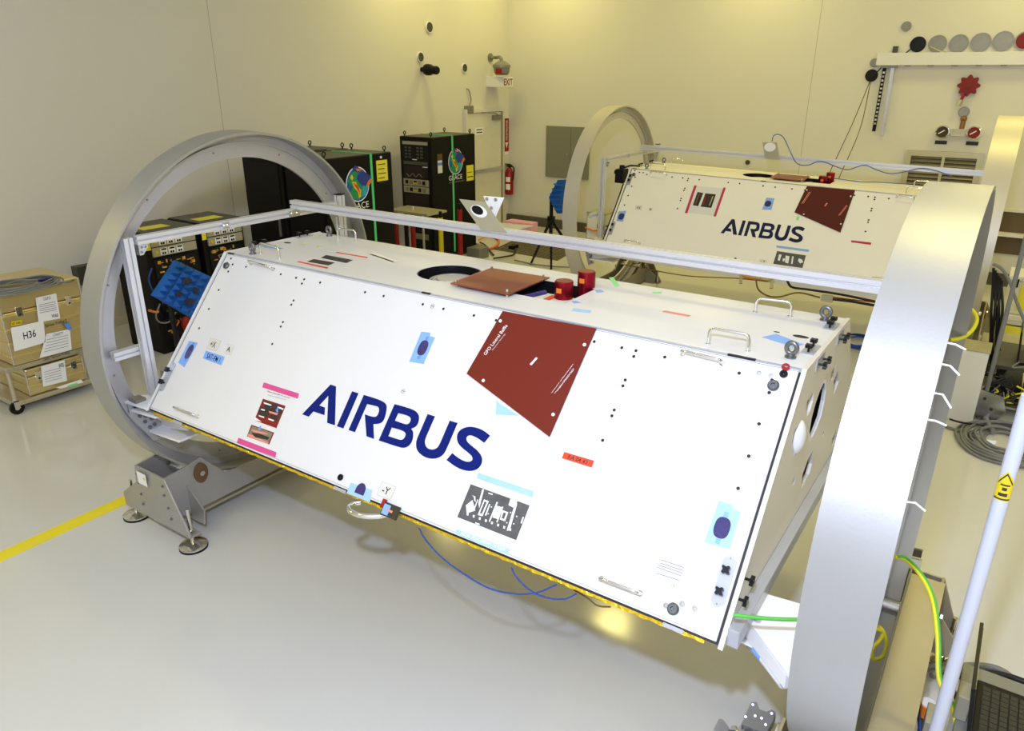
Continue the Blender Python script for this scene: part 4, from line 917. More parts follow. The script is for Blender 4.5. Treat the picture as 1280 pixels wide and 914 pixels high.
# ring mounts between satellites and rings
ZB = HT - DZ - .02
def mirror(P, ysg): return P if ysg < 0 else [V((p.x, 2 * RY - p.y, p.z)) for p in P]
def hbox(T, pts, z, th, ysg): return MB(T).prism([mirror([V((x, y, z)) for x, y in pts], ysg)], V((0, 0, th)))
def left_mount(T, ysg, label, m, xw=-.235):
    t = thing('ring_bracket', label, 'bracket', T=T @ M.Translation((xw, (RY - .9) if ysg < 0 else RY + .9, ZB)))
    a = [V((xw, hx(x, y, xw).y, hx(x, y, xw).z)) for x, y in zm([(205, 152), (215, 140), (262, 140), (282, 155), (280, 178), (355, 235), (352, 258), (405, 290), (320, 322), (215, 215)], 100, 460, 3.5556)]
    obj('machined_plate', MB(T).prism([mirror(a, ysg)], V((.018, 0, 0))), 'ring_web', t, bevel=.002)
    for x, y in zm([(265, 160), (243, 172), (265, 213), (290, 213), (318, 224), (288, 238), (310, 262), (350, 296), (330, 250)], 100, 460, 3.5556):
        p = mirror([hx(x, y, xw + .018)], ysg)[0]; obj('bolt', MB(T).cyl(p, p + V((.008, 0, 0)), .011, 8), 'bolt_grey', t)
    z1 = ZB; obj('top_plate', hbox(T, [(xw - .04, -.62), (xw - .04, -.56), (-.02, -.30), (.02, -.36), (.02, -.58), (-.05, -.60)], z1, .012, ysg), m, t)
    p1 = hx(164, 515, xw + .02); obj('rib', hbox(T, [(xw + .018, p1.y), (.0, -.575), (.03, -.45), (xw + .018, p1.y + .16)], p1.z, .014, ysg), m, t, bevel=.002)
    p2 = hx(187, 541, xw + .02); obj('rib', hbox(T, [(xw + .018, p2.y), (.06, -.50), (.06, -.30), (xw + .018, p2.y + .16)], p2.z, .014, ysg), m, t, bevel=.002)
    obj('side_web', MB(T).prism([mirror([V((xw + .018, -.44, z1)), V((.02, -.44, z1)), V((.06, -.44, p2.z + .05)), V((xw + .018, -.44, p2.z))], ysg)], V((0, .012, 0))), m, t)
    obj('foot_block', MB(T).box(mirror([V((xw + .02, -.60, z1 + .012))], ysg)[0], mirror([V((xw + .09, -.54, z1 + .03))], ysg)[0]), 'disc_steel', t)
    return t
def right_mount(T, ysg, label, m):
    t = thing('ring_bracket', label, 'bracket', T=T @ M.Translation((3.3, (RY - .9) if ysg < 0 else RY + .9, ZB)))
    g = lambda pts, z: [(hz(x, y, z).x, hz(x, y, z).y) for x, y in pts]
    z1 = ZB
    obj('top_plate', hbox(T, g([(942, 741), (1008, 760), (996, 862), (928, 770)], z1), z1, .010, ysg), m, t)
    z2 = z1 - .07
    obj('lower_flange', hbox(T, g([(926, 772), (982, 846), (952, 816), (906, 794)], z2), z2, .008, ysg), m, t)
    a, b = hz(928, 770, z1), hz(983, 845, z1)
    obj('side_web', MB(T).prism([mirror([a, b, b - V((0, 0, .05)), a - V((0, 0, .06))], ysg)], V((.01, .01, 0))), m, t)
    p0, p1 = hz(954, 820, z2), hz(981, 855, z2)
    obj('brace', MB(T).tube(mirror([p0, p1], ysg), .020, 10), m, t, smooth=50)
    e = (p1 - p0).normalized(); obj('tape_band', MB(T).tube(mirror([p0 - e * .035, p0 + e * .01], ysg), .0215, 12), 'tape_blue', t)
    q = hz(944, 790, z1 - .03); obj('clamp', MB(T).cyl(*mirror([q + V((0, 0, .02)), q - V((0, 0, .07))], ysg), .020, 16), 'pipe_grey', t, smooth=50)
    q = hz(947, 776, z1 + .012); obj('bolt', MB(T).cyl(*mirror([q, q + V((0, 0, .012))], ysg), .012, 8), 'steel', t)
    return t
for T, nm in ((M.Identity(4), 'near'), (MBR, 'far')):
    m = 'white_paint' if nm == 'near' else 'satellite_cream'
    for ysg, side in ((-1, 'front'), (1, 'rear')):
        left_mount(T, ysg, 'white bracket joining the %s satellite to its left ring, %s corner' % (nm, side), m, -.212 if (nm == 'near' and ysg < 0) else -.235 if nm == 'far' else -.31)
        right_mount(T, ysg, 'white bracket joining the %s satellite to its right ring, %s corner' % (nm, side), m)

# ============================================================ CRADLES
def cradle(T, xa, xb, label, mside='cradle_steel', dx0=.20, dx1=.17, yn=-.52, yf=2 * RY + .52, pads=((-1, -1), (1, -1), (-1, 1), (1, 1))):
    t = thing('ring_cradle', label, 'cradle', T=T @ M.Translation(((xa + xb) / 2, RY, 0)))
    P = lambda n, mb, m, par=None, **k: obj(n, mb, m, par or t, **k)
    prof = [(yn, .43), (yn + .25, .46), (yn + .40, .29), (yn + .64, .28), (yf - .64, .28), (yf - .40, .29), (yf - .25, .46), (yf, .43), (yf - .08, .14), (yn + .08, .14)]
    for x in (xa, xb - .012): P('side_plate', MB(T).prism([[V((x, y, z)) for y, z in prof]], V((.012, 0, 0))), mside, bevel=.002)
    P('base_plate', MB(T).box((xa + .01, yn + .02, .10), (xb - .01, yf - .02, .115)), 'cradle_tan')
    for y0, sg in ((yn, -1), (yf, 1)):
        pl = [(xa, .43), (xb, .43), (xb + dx1, .12), (xb + dx1, .10), (xa - dx0, .10), (xa - dx0, .18), (xa - .02, .31)]
        e = P('end_plate', MB(T).prism([[V((x, y0, z)) for x, z in pl]], V((0, -.012 * sg, 0))), mside, bevel=.002)
        P('foot_flange', MB(T).box((xa - dx0, min(y0, y0 - sg * .07), .09), (xb + dx1, max(y0, y0 - sg * .07), .102)), mside)
        P('inner_plate', MB(T).prism([[V((x, y0 - sg * .13, z)) for x, z in ((xb, .33), (xb + dx1 * .8, .2), (xb + dx1 * .7, .10), (xb, .10))]], V((0, .01, 0))), mside)
        P('inner_plate', MB(T).prism([[V((x, y0 - sg * .13, z)) for x, z in ((xa, .33), (xa - dx0 * .8, .2), (xa - dx0 * .7, .10), (xa, .10))]], V((0, .01, 0))), mside)
        for x, z in ((xa + .02, .38), (xa + .02, .32), (xa + .02, .24), (xa + .02, .17), (xb - .02, .38), (xb - .02, .32), (xb, .24), (xb + .01, .17)):
            P('bolt', MB(T).cyl((x, y0, z), (x, y0 + sg * .008, z), .008, 8), 'bolt_grey')
        # roller
        yr = y0 - sg * .23
        P('roller', MB(T).cyl((xa + .03, yr, .335), (xb - .03, yr, .335), .038, 20), 'steel', smooth=40)
        for x, d in ((xb, 1), (xa, -1)):
            bp = [V((x, yr + .045 * math.cos(q), .37 + .065 * math.sin(q))) for q in [2 * math.pi * i / 24 for i in range(24)]]
            b_ = P('bearing_plate', MB(T).prism([bp], V((d * .012, 0, 0))), 'cable_brown' if x == xb else mside)
            obj('axle_nut', MB(T).cyl((x + d * .012, yr, .37), (x + d * .024, yr, .37), .018, 6), 'steel', b_)
    for sx_, sy_ in pads:
        x = (xb + dx1 - .04) if sx_ > 0 else (xa - dx0 + .04); y = (yf - .035) if sy_ > 0 else (yn + .035)
        f_ = P('levelling_foot', MB(T).lathe((x, y, .008), (0, 0, 1), [(0, .001), (0, .078), (.012, .08), (.022, .05), (.028, .02), (.028, .001)], 28, False), 'chrome', smooth=35)
        obj('threaded_rod', MB(T).cyl((x, y, .03), (x, y, .26), .011, 12), 'chrome', f_, smooth=50)
        obj('rubber_pad', MB(T).cyl((x, y, 0), (x, y, .01), .081, 28), 'black_plastic', f_)
        obj('lock_nut', MB(T).cyl((x, y, .102), (x, y, .118), .022, 6), 'steel', f_)
    return t
cl = cradle(M.Identity(4), -.44, -.14, 'grey steel roller cradle under the left ring of the near satellite')
a = hy(184, 592, -.532)
cp = obj('inspection_label', MB().box((-.40, -.5345, .33), (-.31, -.532, .41)), 'paper', cl)
obj('label_mark', MB().box((-.335, -.5355, .37), (-.318, -.5345, .388)), 'yellow', cp)
cr = cradle(M.Identity(4), 3.29, 3.685, 'steel roller cradle under the closest ring, its right side in view', 'cradle_tan', .10, .12, yf=1.01)
obj('well_cover', MB().box((3.552, -.50, .462), (3.690, .90, .468)).box((3.552, .89, .30), (3.69, .90, .462)), 'cradle_tan', cr)
obj('side_rail', MB().box((3.542, -.50, .36), (3.551, .95, .47)), 'bolt_grey', cr)
cradle(MBR, -.5, -.18, 'steel cradle under the left ring of the far satellite', 'cradle_tan')
cradle(MBR, 3.30, 3.62, 'steel cradle under the right ring of the far satellite', 'cradle_tan')
# drive block on the near right cradle
t = thing('drive_clamp', 'grey cast clamp mechanism with chrome bolts at the bottom picture edge', 'clamp', (3.17, -.33, .35))
fr = lambda px, py, dd=2.85: CAM + ray(px, py) * dd
def blockpx(pts, dd, th, m, name, par):
    q = [fr(x, y, dd) for x, y in pts]; n = -FW
    n = V((0, -1, .4)).normalized()
    return obj(name, MB().prism([q], V((0, .35, -.9)).normalized() * th), m, par, bevel=.003)
body = blockpx([(938, 877), (946, 877), (949, 886), (958, 889), (964, 886), (970, 890), (967, 900), (957, 918), (926, 905)], 2.85, .06, 'cradle_steel', 'clamp_block', t)
for (x, y) in ((941, 881), (964.5, 892), (932, 896), (957, 906), (944, 895), (952, 898)): obj('bolt', MB().cyl(fr(x, y, 2.85), fr(x, y, 2.84), .0055, 8), 'bolt_grey', t)
blockpx([(891, 911), (898, 898), (904, 899), (912, 910), (905, 925)], 2.85, .05, 'cradle_steel', 'motor_block', t)
obj('drum', MB().cyl(fr(912, 930, 2.87), fr(950, 936, 2.87), .05, 20), 'bolt_grey', t, smooth=40)
for x in (916, 926, 936): obj('drum_flange', MB().cyl(fr(x, 926, 2.87), fr(x + 3, 926.5, 2.87), .054, 20), 'steel', t, smooth=40)
# clamp block on the right ring, far side
d_ = 3.75
for nm_, pts_, m_ in (('clamp_block', ((1133, 697), (1152, 701), (1148, 722), (1141, 721), (1132, 709)), 'steel'), ('clamp_cap', ((1137, 685), (1153, 689), (1151, 698), (1135, 694)), 'disc_dark')):
    obj(nm_, MB().prism([[CAM + ray(x, y) * d_ for x, y in pts_]], V((0, .1, -.05))), m_, rgR)

# ============================================================ ALUMINIUM PROFILE FRAMES
def prof(mb, p0, p1, a=.045, b=.045, up=(0, 0, 1)):
    p0, p1 = V(p0), V(p1); d = (p1 - p0).normalized(); u = V(up); 
    if abs(u.dot(d)) > .9: u = V((1, 0, 0))
    s_ = d.cross(u).normalized(); u = s_.cross(d).normalized(); g, k = .0045, .012
    def side(P, Q, n, ln):   # add groove(s)
        out = [P]
        m = 1 if ln < .06 else 2
        for i in range(m):
            c = P + (Q - P) * ((i + .5) / m); e = (Q - P).normalized()
            out += [c - e * g, c - e * g - n * k, c + e * g - n * k, c + e * g]
        return out
    A_, B_, C_, D_ = p0 - s_ * a / 2 - u * b / 2, p0 + s_ * a / 2 - u * b / 2, p0 + s_ * a / 2 + u * b / 2, p0 - s_ * a / 2 + u * b / 2
    lp = side(A_, B_, -u, a) + side(B_, C_, s_, b) + side(C_, D_, u, a) + side(D_, A_, -s_, b)
    return mb.prism([lp], p1 - p0)
def frame(T, label, y0=-.50, y1=.965, xf=-.10, zt=1.81, m='profile_aluminium', zb=1.0):
    t = thing('profile_frame', label, 'frame', T=T @ M.Translation((xf, (y0 + y1) / 2, zb)))
    P = lambda n, mb, mm=m, **k: obj(n, mb, mm, t, **k)
    P('post', prof(MB(T), (xf, y0, zb - .03), (xf, y0, zt + .02), .05, .045)); P('post', prof(MB(T), (xf, y1, zb), (xf, y1, zt + .06), .05, .045))
    P('top_rail', prof(MB(T), (xf, y0 + .045, zt), (xf, y1 - .045, zt)))
    P('bottom_rail', prof(MB(T), (xf, y0 + .045, zb + .03), (xf, y1 - .045, zb + .03)))
    P('stub_arm', prof(MB(T), (xf - .05, y0 + .02, 1.225), (xf - .05, y0 - .16, 1.225)))
    for y, sg in ((y0 + .045, 1), (y1 - .045, -1)):
        P('corner_gusset', MB(T).prism([[V((xf + .024, y, zt - .023)), V((xf + .024, y + sg * .05, zt - .023)), V((xf + .024, y + sg * .05, zt - .04)), V((xf + .024, y + sg * .02, zt - .075)), V((xf + .024, y, zt - .075))]], V((-.03, 0, 0))), 'steel')
        for dy_, dz_ in ((.015, -.035), (.035, -.035), (.012, -.06)): P('bolt', MB(T).cyl((xf + .024, y + sg * dy_, zt + dz_), (xf + .029, y + sg * dy_, zt + dz_), .006, 8), 'bolt_grey')
        P('corner_gusset', MB(T).prism([[V((xf + .024, y, zb + .05)), V((xf + .024, y + sg * .05, zb + .05)), V((xf + .024, y, zb + .1))]], V((-.03, 0, 0))), 'steel')
    P('joint_plate', MB(T).box((xf + .023, .05, zt - .018), (xf + .03, .09, zt + .018)).box((xf + .023, .52, zt - .018), (xf + .03, .60, zt + .018)), 'steel')
    for y in (.06, .08, .54, .58): P('bolt', MB(T).cyl((xf + .03, y, zt), (xf + .036, y, zt), .007, 8), 'chrome')
    P('post_cap', MB(T).box((xf - .025, y1 - .027, zt + .06), (xf + .025, y1 + .027, zt + .066)), 'black_plastic')
    return t
frame(M.Identity(4), 'aluminium profile frame inside the left ring of the near satellite')
frame(MBR, 'thin aluminium profile frame inside the left ring of the far satellite', zt=1.80)
t = obj('long_rail', prof(MB(), (-.115, .59, 1.858), (3.44, .585, 1.855), .045, .05), 'profile_aluminium', None, 'long aluminium rail running above the near satellite between its rings', 'rail')
t = obj('long_rail', prof(MB(MBR), (-.12, .50, 1.86), (3.38, .56, 1.79), .045, .05), 'profile_aluminium', None, 'long aluminium rail above the far satellite with a blue wire along it', 'rail')
# target bracket on the near rail
t = thing('target_bracket', 'folded tan metal target bracket with round black hole, standing on the near rail', 'bracket', (1.4, .58, 1.88))
g = lambda x, y, Y: hy(x, y, Y)
pl = [g(574, 249, .56), g(606, 252.5, .56), g(633, 291, .56), g(601, 287.5, .56)]
def pell(cx_, cy_, a_, b_, th_, Y): return [g(cx_ + a_ * math.cos(q) * math.cos(th_) - b_ * math.sin(q) * math.sin(th_), cy_ + a_ * math.cos(q) * math.sin(th_) + b_ * math.sin(q) * math.cos(th_), Y) for q in [2 * math.pi * i / 24 for i in range(24)]]
hole = pell(597, 262.7, 8, 5.2, .5, .56); big = pell(598.8, 264, 11, 6.8, .5, .56)
obj('front_plate', MB().prism([pl, hole], V((0, .004, 0))), 'tan_plate', t)
obj('white_ring', MB().prism([big, hole], V((0, -.003, 0))), 'paper', t)
obj('dark_disc', MB().prism([hole], V((0, .003, 0))), 'black_plastic', t)
obj('rear_plate', MB().prism([[g(604, 245, .68), g(630, 247, .68), g(617, 277, .68), g(611, 262, .68)]], V((0, .004, 0))), 'paper', t)
for x, y in ((609, 248.5), (620, 249.5), (614.5, 260)): p = g(x, y, .68); obj('bolt', MB().cyl(p, p - V((0, .006, 0)), .009, 10), 'louvre', t)
b0_ = g(633, 291, .56); b1_ = hz(667, 283, b0_.z); b2_ = hz(622, 279, b0_.z)
obj('base_plate', MB().prism([[b0_, b1_, b2_]], V((0, 0, .004))), 'tan_plate', t)
# small target on the far rail with cable
Yb = 5.75
t = thing('target_bracket', 'small tan plate with white round target standing on the far rail', 'bracket', hy(965, 198, Yb))
pl = [hy(953, 178, Yb), hy(971, 178, Yb), hy(974.5, 199.5, Yb), hy(956, 198, Yb)]
obj('front_plate', MB().prism([pl], V((0, .01, 0))), 'tan_plate', t)
cc = hy(962.5, 184, Yb - .005); obj('target', MB().prism([[cc + V((.06 * math.cos(q), 0, .045 * math.sin(q))) for q in [2 * math.pi * i / 20 for i in range(20)]]], V((0, -.003, 0))), 'paper', t)
q = [hy(x, y, Yb - .03) for x, y in ((965, 177), (967, 170), (973, 168), (980, 173), (988, 190), (995, 203), (1003, 206.5), (1012, 206), (1022, 202), (1032, 203), (1044, 208), (1060, 212), (1080, 206.5), (1095, 212), (1112, 217), (1130, 215), (1150, 210.5), (1168, 213), (1190, 220))]
loopcable(q, .0055, 'wire_blue', None, name='blue_wire', label='thin blue wire draped along the far rail', cat='cable')
q = [lhit_w for lhit_w in [MB_ @ lhit(p, MB_, V((0, 0, 1)), .012) for p in ((1030, 222), (1050, 224), (1075, 227), (1100, 228), (1125, 229.5), (1150, 230))]]
loopcable(q, .005, 'wire_blue', None, name='blue_wire', label='grey blue wire lying along the far satellite top panel', cat='cable')

# ============================================================ RACKS
def earth(T_, t, c, ey, ez, n, r, name='GRACE', strap=False):
    """mission emblem: white-ringed oval globe with two linked craft, on a plane c + ey*a + ez*b"""
    c, ey, ez, n = V(c), V(ey), V(ez), V(n)
    F = lambda a, b, h: c + ey * (a * r * 1.08) + ez * (b * r * .83) + n * h
    el = lambda k, nn=32: [(k * .80 * math.cos(2 * math.pi * i / nn), k * 1.12 * math.sin(2 * math.pi * i / nn)) for i in range(nn)]
    mk = lambda pts, h, m, nm, par: obj(nm, MB().prism([[F(a, b, h) for a, b in pts]], n * .0015), m, par)
    e = mk(el(1.07), .001, 'paper', 'emblem', t)
    mk(el(1.0), .003, 'earth_blue', 'ocean', e)
    mk([(-.75, .3), (-.5, .75), (-.15, .95), (.1, .7), (-.1, .4), (.15, .1), (.3, -.3), (.25, -.8), (0, -1.05), (-.35, -.95), (-.6, -.55), (-.4, -.1)], .005, 'earth_green', 'land', e)
    mk([(.3, -.2), (.7, .0), (.75, -.3), (.5, -.8), (.2, -.9)], .005, 'earth_cyan', 'sea', e)
    mk([(-.55, .55), (-.4, .72), (-.3, .5), (-.42, .3)], .007, 'yellow', 'land', e)
    mk([(-.45, .25), (-.15, .2), (0, -.2), (.2, -.4), (.15, -.85), (0, -.95), (-.05, -.5), (-.3, -.2)], .007, 'yellow', 'land', e)
    mk([(-.35, .15), (-.1, .0), (.05, -.3), (.1, -.75), (.0, -.5), (-.2, -.15)], .009, 'orange_red', 'land', e)
    mk([(.0, .6), (.45, .85), (.95, .45), (.95, .1), (.55, -.2), (.1, .1), (.05, .3)], .011, 'sat_purple', 'craft', e)
    mk([(.55, -.2), (.7, -.25), (1.05, .1), (.95, .3), (.75, .15)], .013, 'orange', 'craft', e)
    mk([(-.35, 1.1), (-.15, 1.3), (.1, 1.15), (.15, .95), (-.2, .9)], .011, 'sat_purple', 'craft', e)
    mk([(-.15, 1.1), (.1, 1.05), (.35, .95), (.0, .88)], .013, 'orange', 'craft', e)
    if name:
        mb = MB(); text(mb, name, F(-.85, -1.68, .003), ey * (1.7 * r), ez * (.36 * r)); obj('lettering', mb, 'paper', t)
        obj('print_lines', MB().prism([[F(-.85, -1.95, .002), F(1.0, -1.95, .002), F(1.0, -1.83, .002), F(-.85, -1.83, .002)]], n * .001), 'base_grey', t)
def eyelets(t, pts, z):
    for x, y in pts:
        q = [V((x, y, z + .045)) + V((0, math.cos(a_), math.sin(a_))) * .022 for a_ in [2 * math.pi * i / 12 for i in range(12)]]
        obj('lifting_eye', MB().tube(q, .007, 6, True).cyl((x, y, z), (x, y, z + .025), .009, 8), 'black_plastic', t)
def bigrack(x0, x1, y0, y1, h, label, logo=True, side='+X'):
    t = thing('equipment_rack', label, 'rack', ((x0 + x1) / 2, (y0 + y1) / 2, 0))
    obj('cabinet', MB().box((x0, y0, .06), (x1, y1, h)), 'black_paint', t, bevel=.012)
    obj('base', MB().box((x0 + .03, y0 + .03, 0), (x1 - .03, y1 - .03, .06)), 'black_plastic', t)
    obj('top_cover', MB().box((x0 + .01, y0 + .01, h), (x1 - .01, y1 - .01, h + .004)), 'rack_top', t)
    eyelets(t, [(x0 + .05, y0 + .06), (x1 - .05, y0 + .06), (x0 + .05, y1 - .06), (x1 - .05, y1 - .06)], h)
    return t
# rack by the door, equipment bay facing -Y, emblem on +X side
p = hz(595.6, 314, 0); RX1 = p.x; RYF = p.y; H1 = hx(595, 167, RX1).z; pe = hx(538.5, 171, RX1); RYN = pe.y; RX0 = hy(499, 169, RYN).x
t = bigrack(RX0, RX1, RYN, RYF, H1, 'black equipment rack beside the door, front bay with grey instrument units')
f2 = lambda px, py: hy(px, py, RYN)
bay = obj('bay_panel', MB().box((RX0 + .05, RYN - .004, .1), (RX1 - .05, RYN, H1 - .05)), 'black_plastic', t)
def unit(xa, xb, za, zb, m, name='instrument', par=None, yy=None, d=.012):
    return obj(name, MB().box((xa, (yy or RYN) - d, za), (xb, (yy or RYN), zb)), m, par or t)
zz = lambda py: f2(520, py).z
unit(RX0 + .06, RX1 - .06, zz(181), zz(177), 'unit_beige', 'vent_strip')
for r_ in range(4):
    for c_ in range(2):
        for k_ in range(2):
            xa = RX0 + .1 + c_ * .22 + k_ * .07; za = zz(185 + r_ * 4)
            unit(xa, xa + .045, za - .012, za + .012, 'base_grey', 'socket', bay, d=.01)
unit(RX0 + .07, RX1 - .07, zz(206), zz(202), 'base_grey', 'switch_strip'); unit(RX0 + .24, RX0 + .32, zz(200), zz(199), 'paper', 'bright_label', d=.016)
unit(RX1 - .16, RX1 - .07, zz(208.5), zz(207.5), 'paper', 'bright_label', d=.016)
unit(RX0 + .07, RX1 - .07, zz(223), zz(208), 'dark_inside', 'open_slot')
loopcable([V((RX0 + .12 + .06 * i, RYN - .02, zz(219) + .02 * (-1) ** i)) for i in range(6)], .006, 'cable_grey', t, name='patch_cable')
for k_, (pa, pb) in enumerate(((224, 232), (233, 241))):
    u = unit(RX0 + .06, RX1 - .06, zz(pb), zz(pa), 'unit_beige', 'instrument', d=.02)
    for j in range(5):
        xa = RX0 + .1 + j * .08
        obj('dial' if j in (0, 4) else 'display', MB().box((xa, RYN - .026, zz(pb) + .02), (xa + .05, RYN - .02, zz(pa) - .02)), 'black_plastic' if (j + k_) % 2 == 0 else 'disc_steel', u)
    obj('lamp', MB().box((RX0 + .25, RYN - .027, zz(pb) + .025), (RX0 + .33, RYN - .02, zz(pb) + .045)), 'yellow', u)
unit(RX0 + .07, RX1 - .07, zz(262), zz(243), 'dark_inside', 'open_slot'); unit(RX0 + .1, RX1 - .1, zz(298), zz(291), 'disc_steel', 'instrument')
sx_ = lambda px, py: hx(px, py, RX1 + .001)
ce = sx_(569.5, 202); earth(None, t, ce, (0, 1, 0), (0, 0, 1), (1, 0, 0), .185)
a = sx_(583, 207); b = sx_(592, 225); st = obj('sticker', MB().box((RX1, a.y, b.z), (RX1 + .003, b.y, a.z)), 'yellow_label', t)
obj('sticker_print', MB().box((RX1 + .003, a.y + .02, b.z + .05), (RX1 + .004, b.y - .02, b.z + .065)).box((RX1 + .003, a.y + .02, b.z + .12), (RX1 + .004, b.y - .05, b.z + .13)), 'ink', st)
a = sx_(547, 201); b = sx_(553, 216); st = obj('sticker', MB().box((RX1, a.y, b.z), (RX1 + .003, b.y, a.z)), 'photo_white', t)
obj('sticker_band', MB().box((RX1 + .003, a.y, a.z - .07), (RX1 + .004, b.y, a.z - .03)), 'tape_blue_deep', st)
a = sx_(546.5, 193); b = sx_(553, 200); obj('sticker', MB().box((RX1, a.y, b.z), (RX1 + .003, b.y, a.z)), 'cable_brown', t)
ys = sx_(565, 171).y; obj('strap', MB().box((RX1, ys - .018, .1), (RX1 + .006, ys + .018, H1)).box((RX0, ys - .018, H1 + .004), (RX1 + .006, ys + .018, H1 + .01)), 'green_strap', t)
# second rack
h2 = H1
p = hz(489, 190, h2); q = hz(407.7, 200, h2); X2, Y2a, Y2b = p.x, q.y, p.y
t = bigrack(X2 - .62, X2, Y2a, Y2b, h2, 'black rack with globe emblem and yellow notice just behind the near ring')
sx_ = lambda px, py: hx(px, py, X2 + .001)
ce = sx_(447, 230.5); earth(None, t, ce, (0, 1, 0), (0, 0, 1), (1, 0, 0), .19)
a = sx_(470, 201); b = sx_(485, 225); st = obj('sticker', MB().box((X2, a.y, b.z), (X2 + .003, b.y, a.z)), 'yellow_label', t)
mb = MB()
for i in range(5): mb.box((X2 + .003, a.y + .02, a.z - .05 - i * .05), (X2 + .004, b.y - .03 - .02 * (i % 2), a.z - .04 - i * .05))
obj('sticker_print', mb, 'ink', st)
ys = sx_(463, 192).y; obj('strap', MB().box((X2, ys - .016, .1), (X2 + .006, ys + .016, h2)).box((X2 - .6, ys - .016, h2 + .004), (X2 + .006, ys + .016, h2 + .01)), 'green_strap', t)
obj('door_panel', MB().box((X2 - .57, Y2a - .01, .12), (X2 - .05, Y2a, h2 - .08)), 'black_paint', t, bevel=.004)
c = sx_(476, 196.5); obj('button', MB().cyl((X2, c.y, c.z), (X2 + .006, c.y, c.z), .014, 12), 'paper', t)
t = bigrack(X2 - 1.33, X2 - .67, Y2a, Y2b, h2, 'black rack seen through the near ring, its plain door facing forward')
obj('door_panel', MB().box((X2 - 1.28, Y2a - .01, .12), (X2 - .72, Y2a, h2 - .08)), 'black_paint', t, bevel=.004)
obj('door_handle', MB().box((X2 - .78, Y2a - .03, .9), (X2 - .76, Y2a - .01, 1.1)), 'disc_steel', t)
obj('wire_tray', MB().box((X2 - 1.1, Y2a + .3, h2 + .004), (X2 - .7, Y2a + .7, h2 + .02)), 'rack_top', t)
# table with red legs in front of the rack
ty = 5.15
a = hy(488, 262, ty); b = hy(537, 267, ty + .35); zt2 = a.z
t = thing('utility_table', 'low grey table with red legs in front of the instrument rack', 'table', ((a.x + b.x) / 2, ty + .25, 0))
xa, xb = hy(488, 265, ty).x - .05, hy(534, 266, ty).x
obj('tabletop', MB().box((xa, ty, zt2 - .03), (xb, ty + .42, zt2)), 'tan_plate', t, bevel=.003)
for px in (494.5, 515.5): x = hy(px, 285, ty + .03).x; obj('leg', MB().cyl((x, ty + .04, 0), (x, ty + .04, zt2 - .03), .035, 12), 'red_paint', t, smooth=50)
x = hy(528.5, 285, ty + .03).x; obj('leg', MB().cyl((x, ty + .04, 0), (x, ty + .04, zt2 - .03), .016, 10), 'tan_plate', t)
obj('leg', MB().cyl((xa + .05, ty + .38, 0), (xa + .05, ty + .38, zt2 - .03), .016, 10), 'tan_plate', t)
c = hy(513, 259, ty + .1); obj('small_bottle', MB().cyl((c.x, ty + .15, zt2), (c.x, ty + .15, zt2 + .05), .012, 10), 'photo_white', None, 'tiny white bottle on the low grey table', 'bottle')
for px, pt, m, lb in ((550.5, 272, 'yellow', 'yellow barrier post with black cap in front of the instrument rack'), (574.5, 262, 'red_paint', 'red barrier post in front of the rack emblem, right of the yellow one')):
    yy = 5.2; p = hy(px, pt, yy)
    t = thing('barrier_post', lb, 'post', (p.x, yy, 0))
    obj('tube', MB().cyl((p.x, yy, .03), (p.x, yy, p.z), .032, 14), m, t, smooth=50)
    obj('cap', MB().cyl((p.x, yy, p.z), (p.x, yy, p.z + .08), .022, 12), 'black_plastic', t, smooth=50)
    obj('base', MB().lathe((p.x, yy, 0), (0, 0, 1), [(0, .001), (0, .16), (.02, .16), (.05, .04), (.05, .001)], 20, False), 'black_plastic', t, smooth=40)
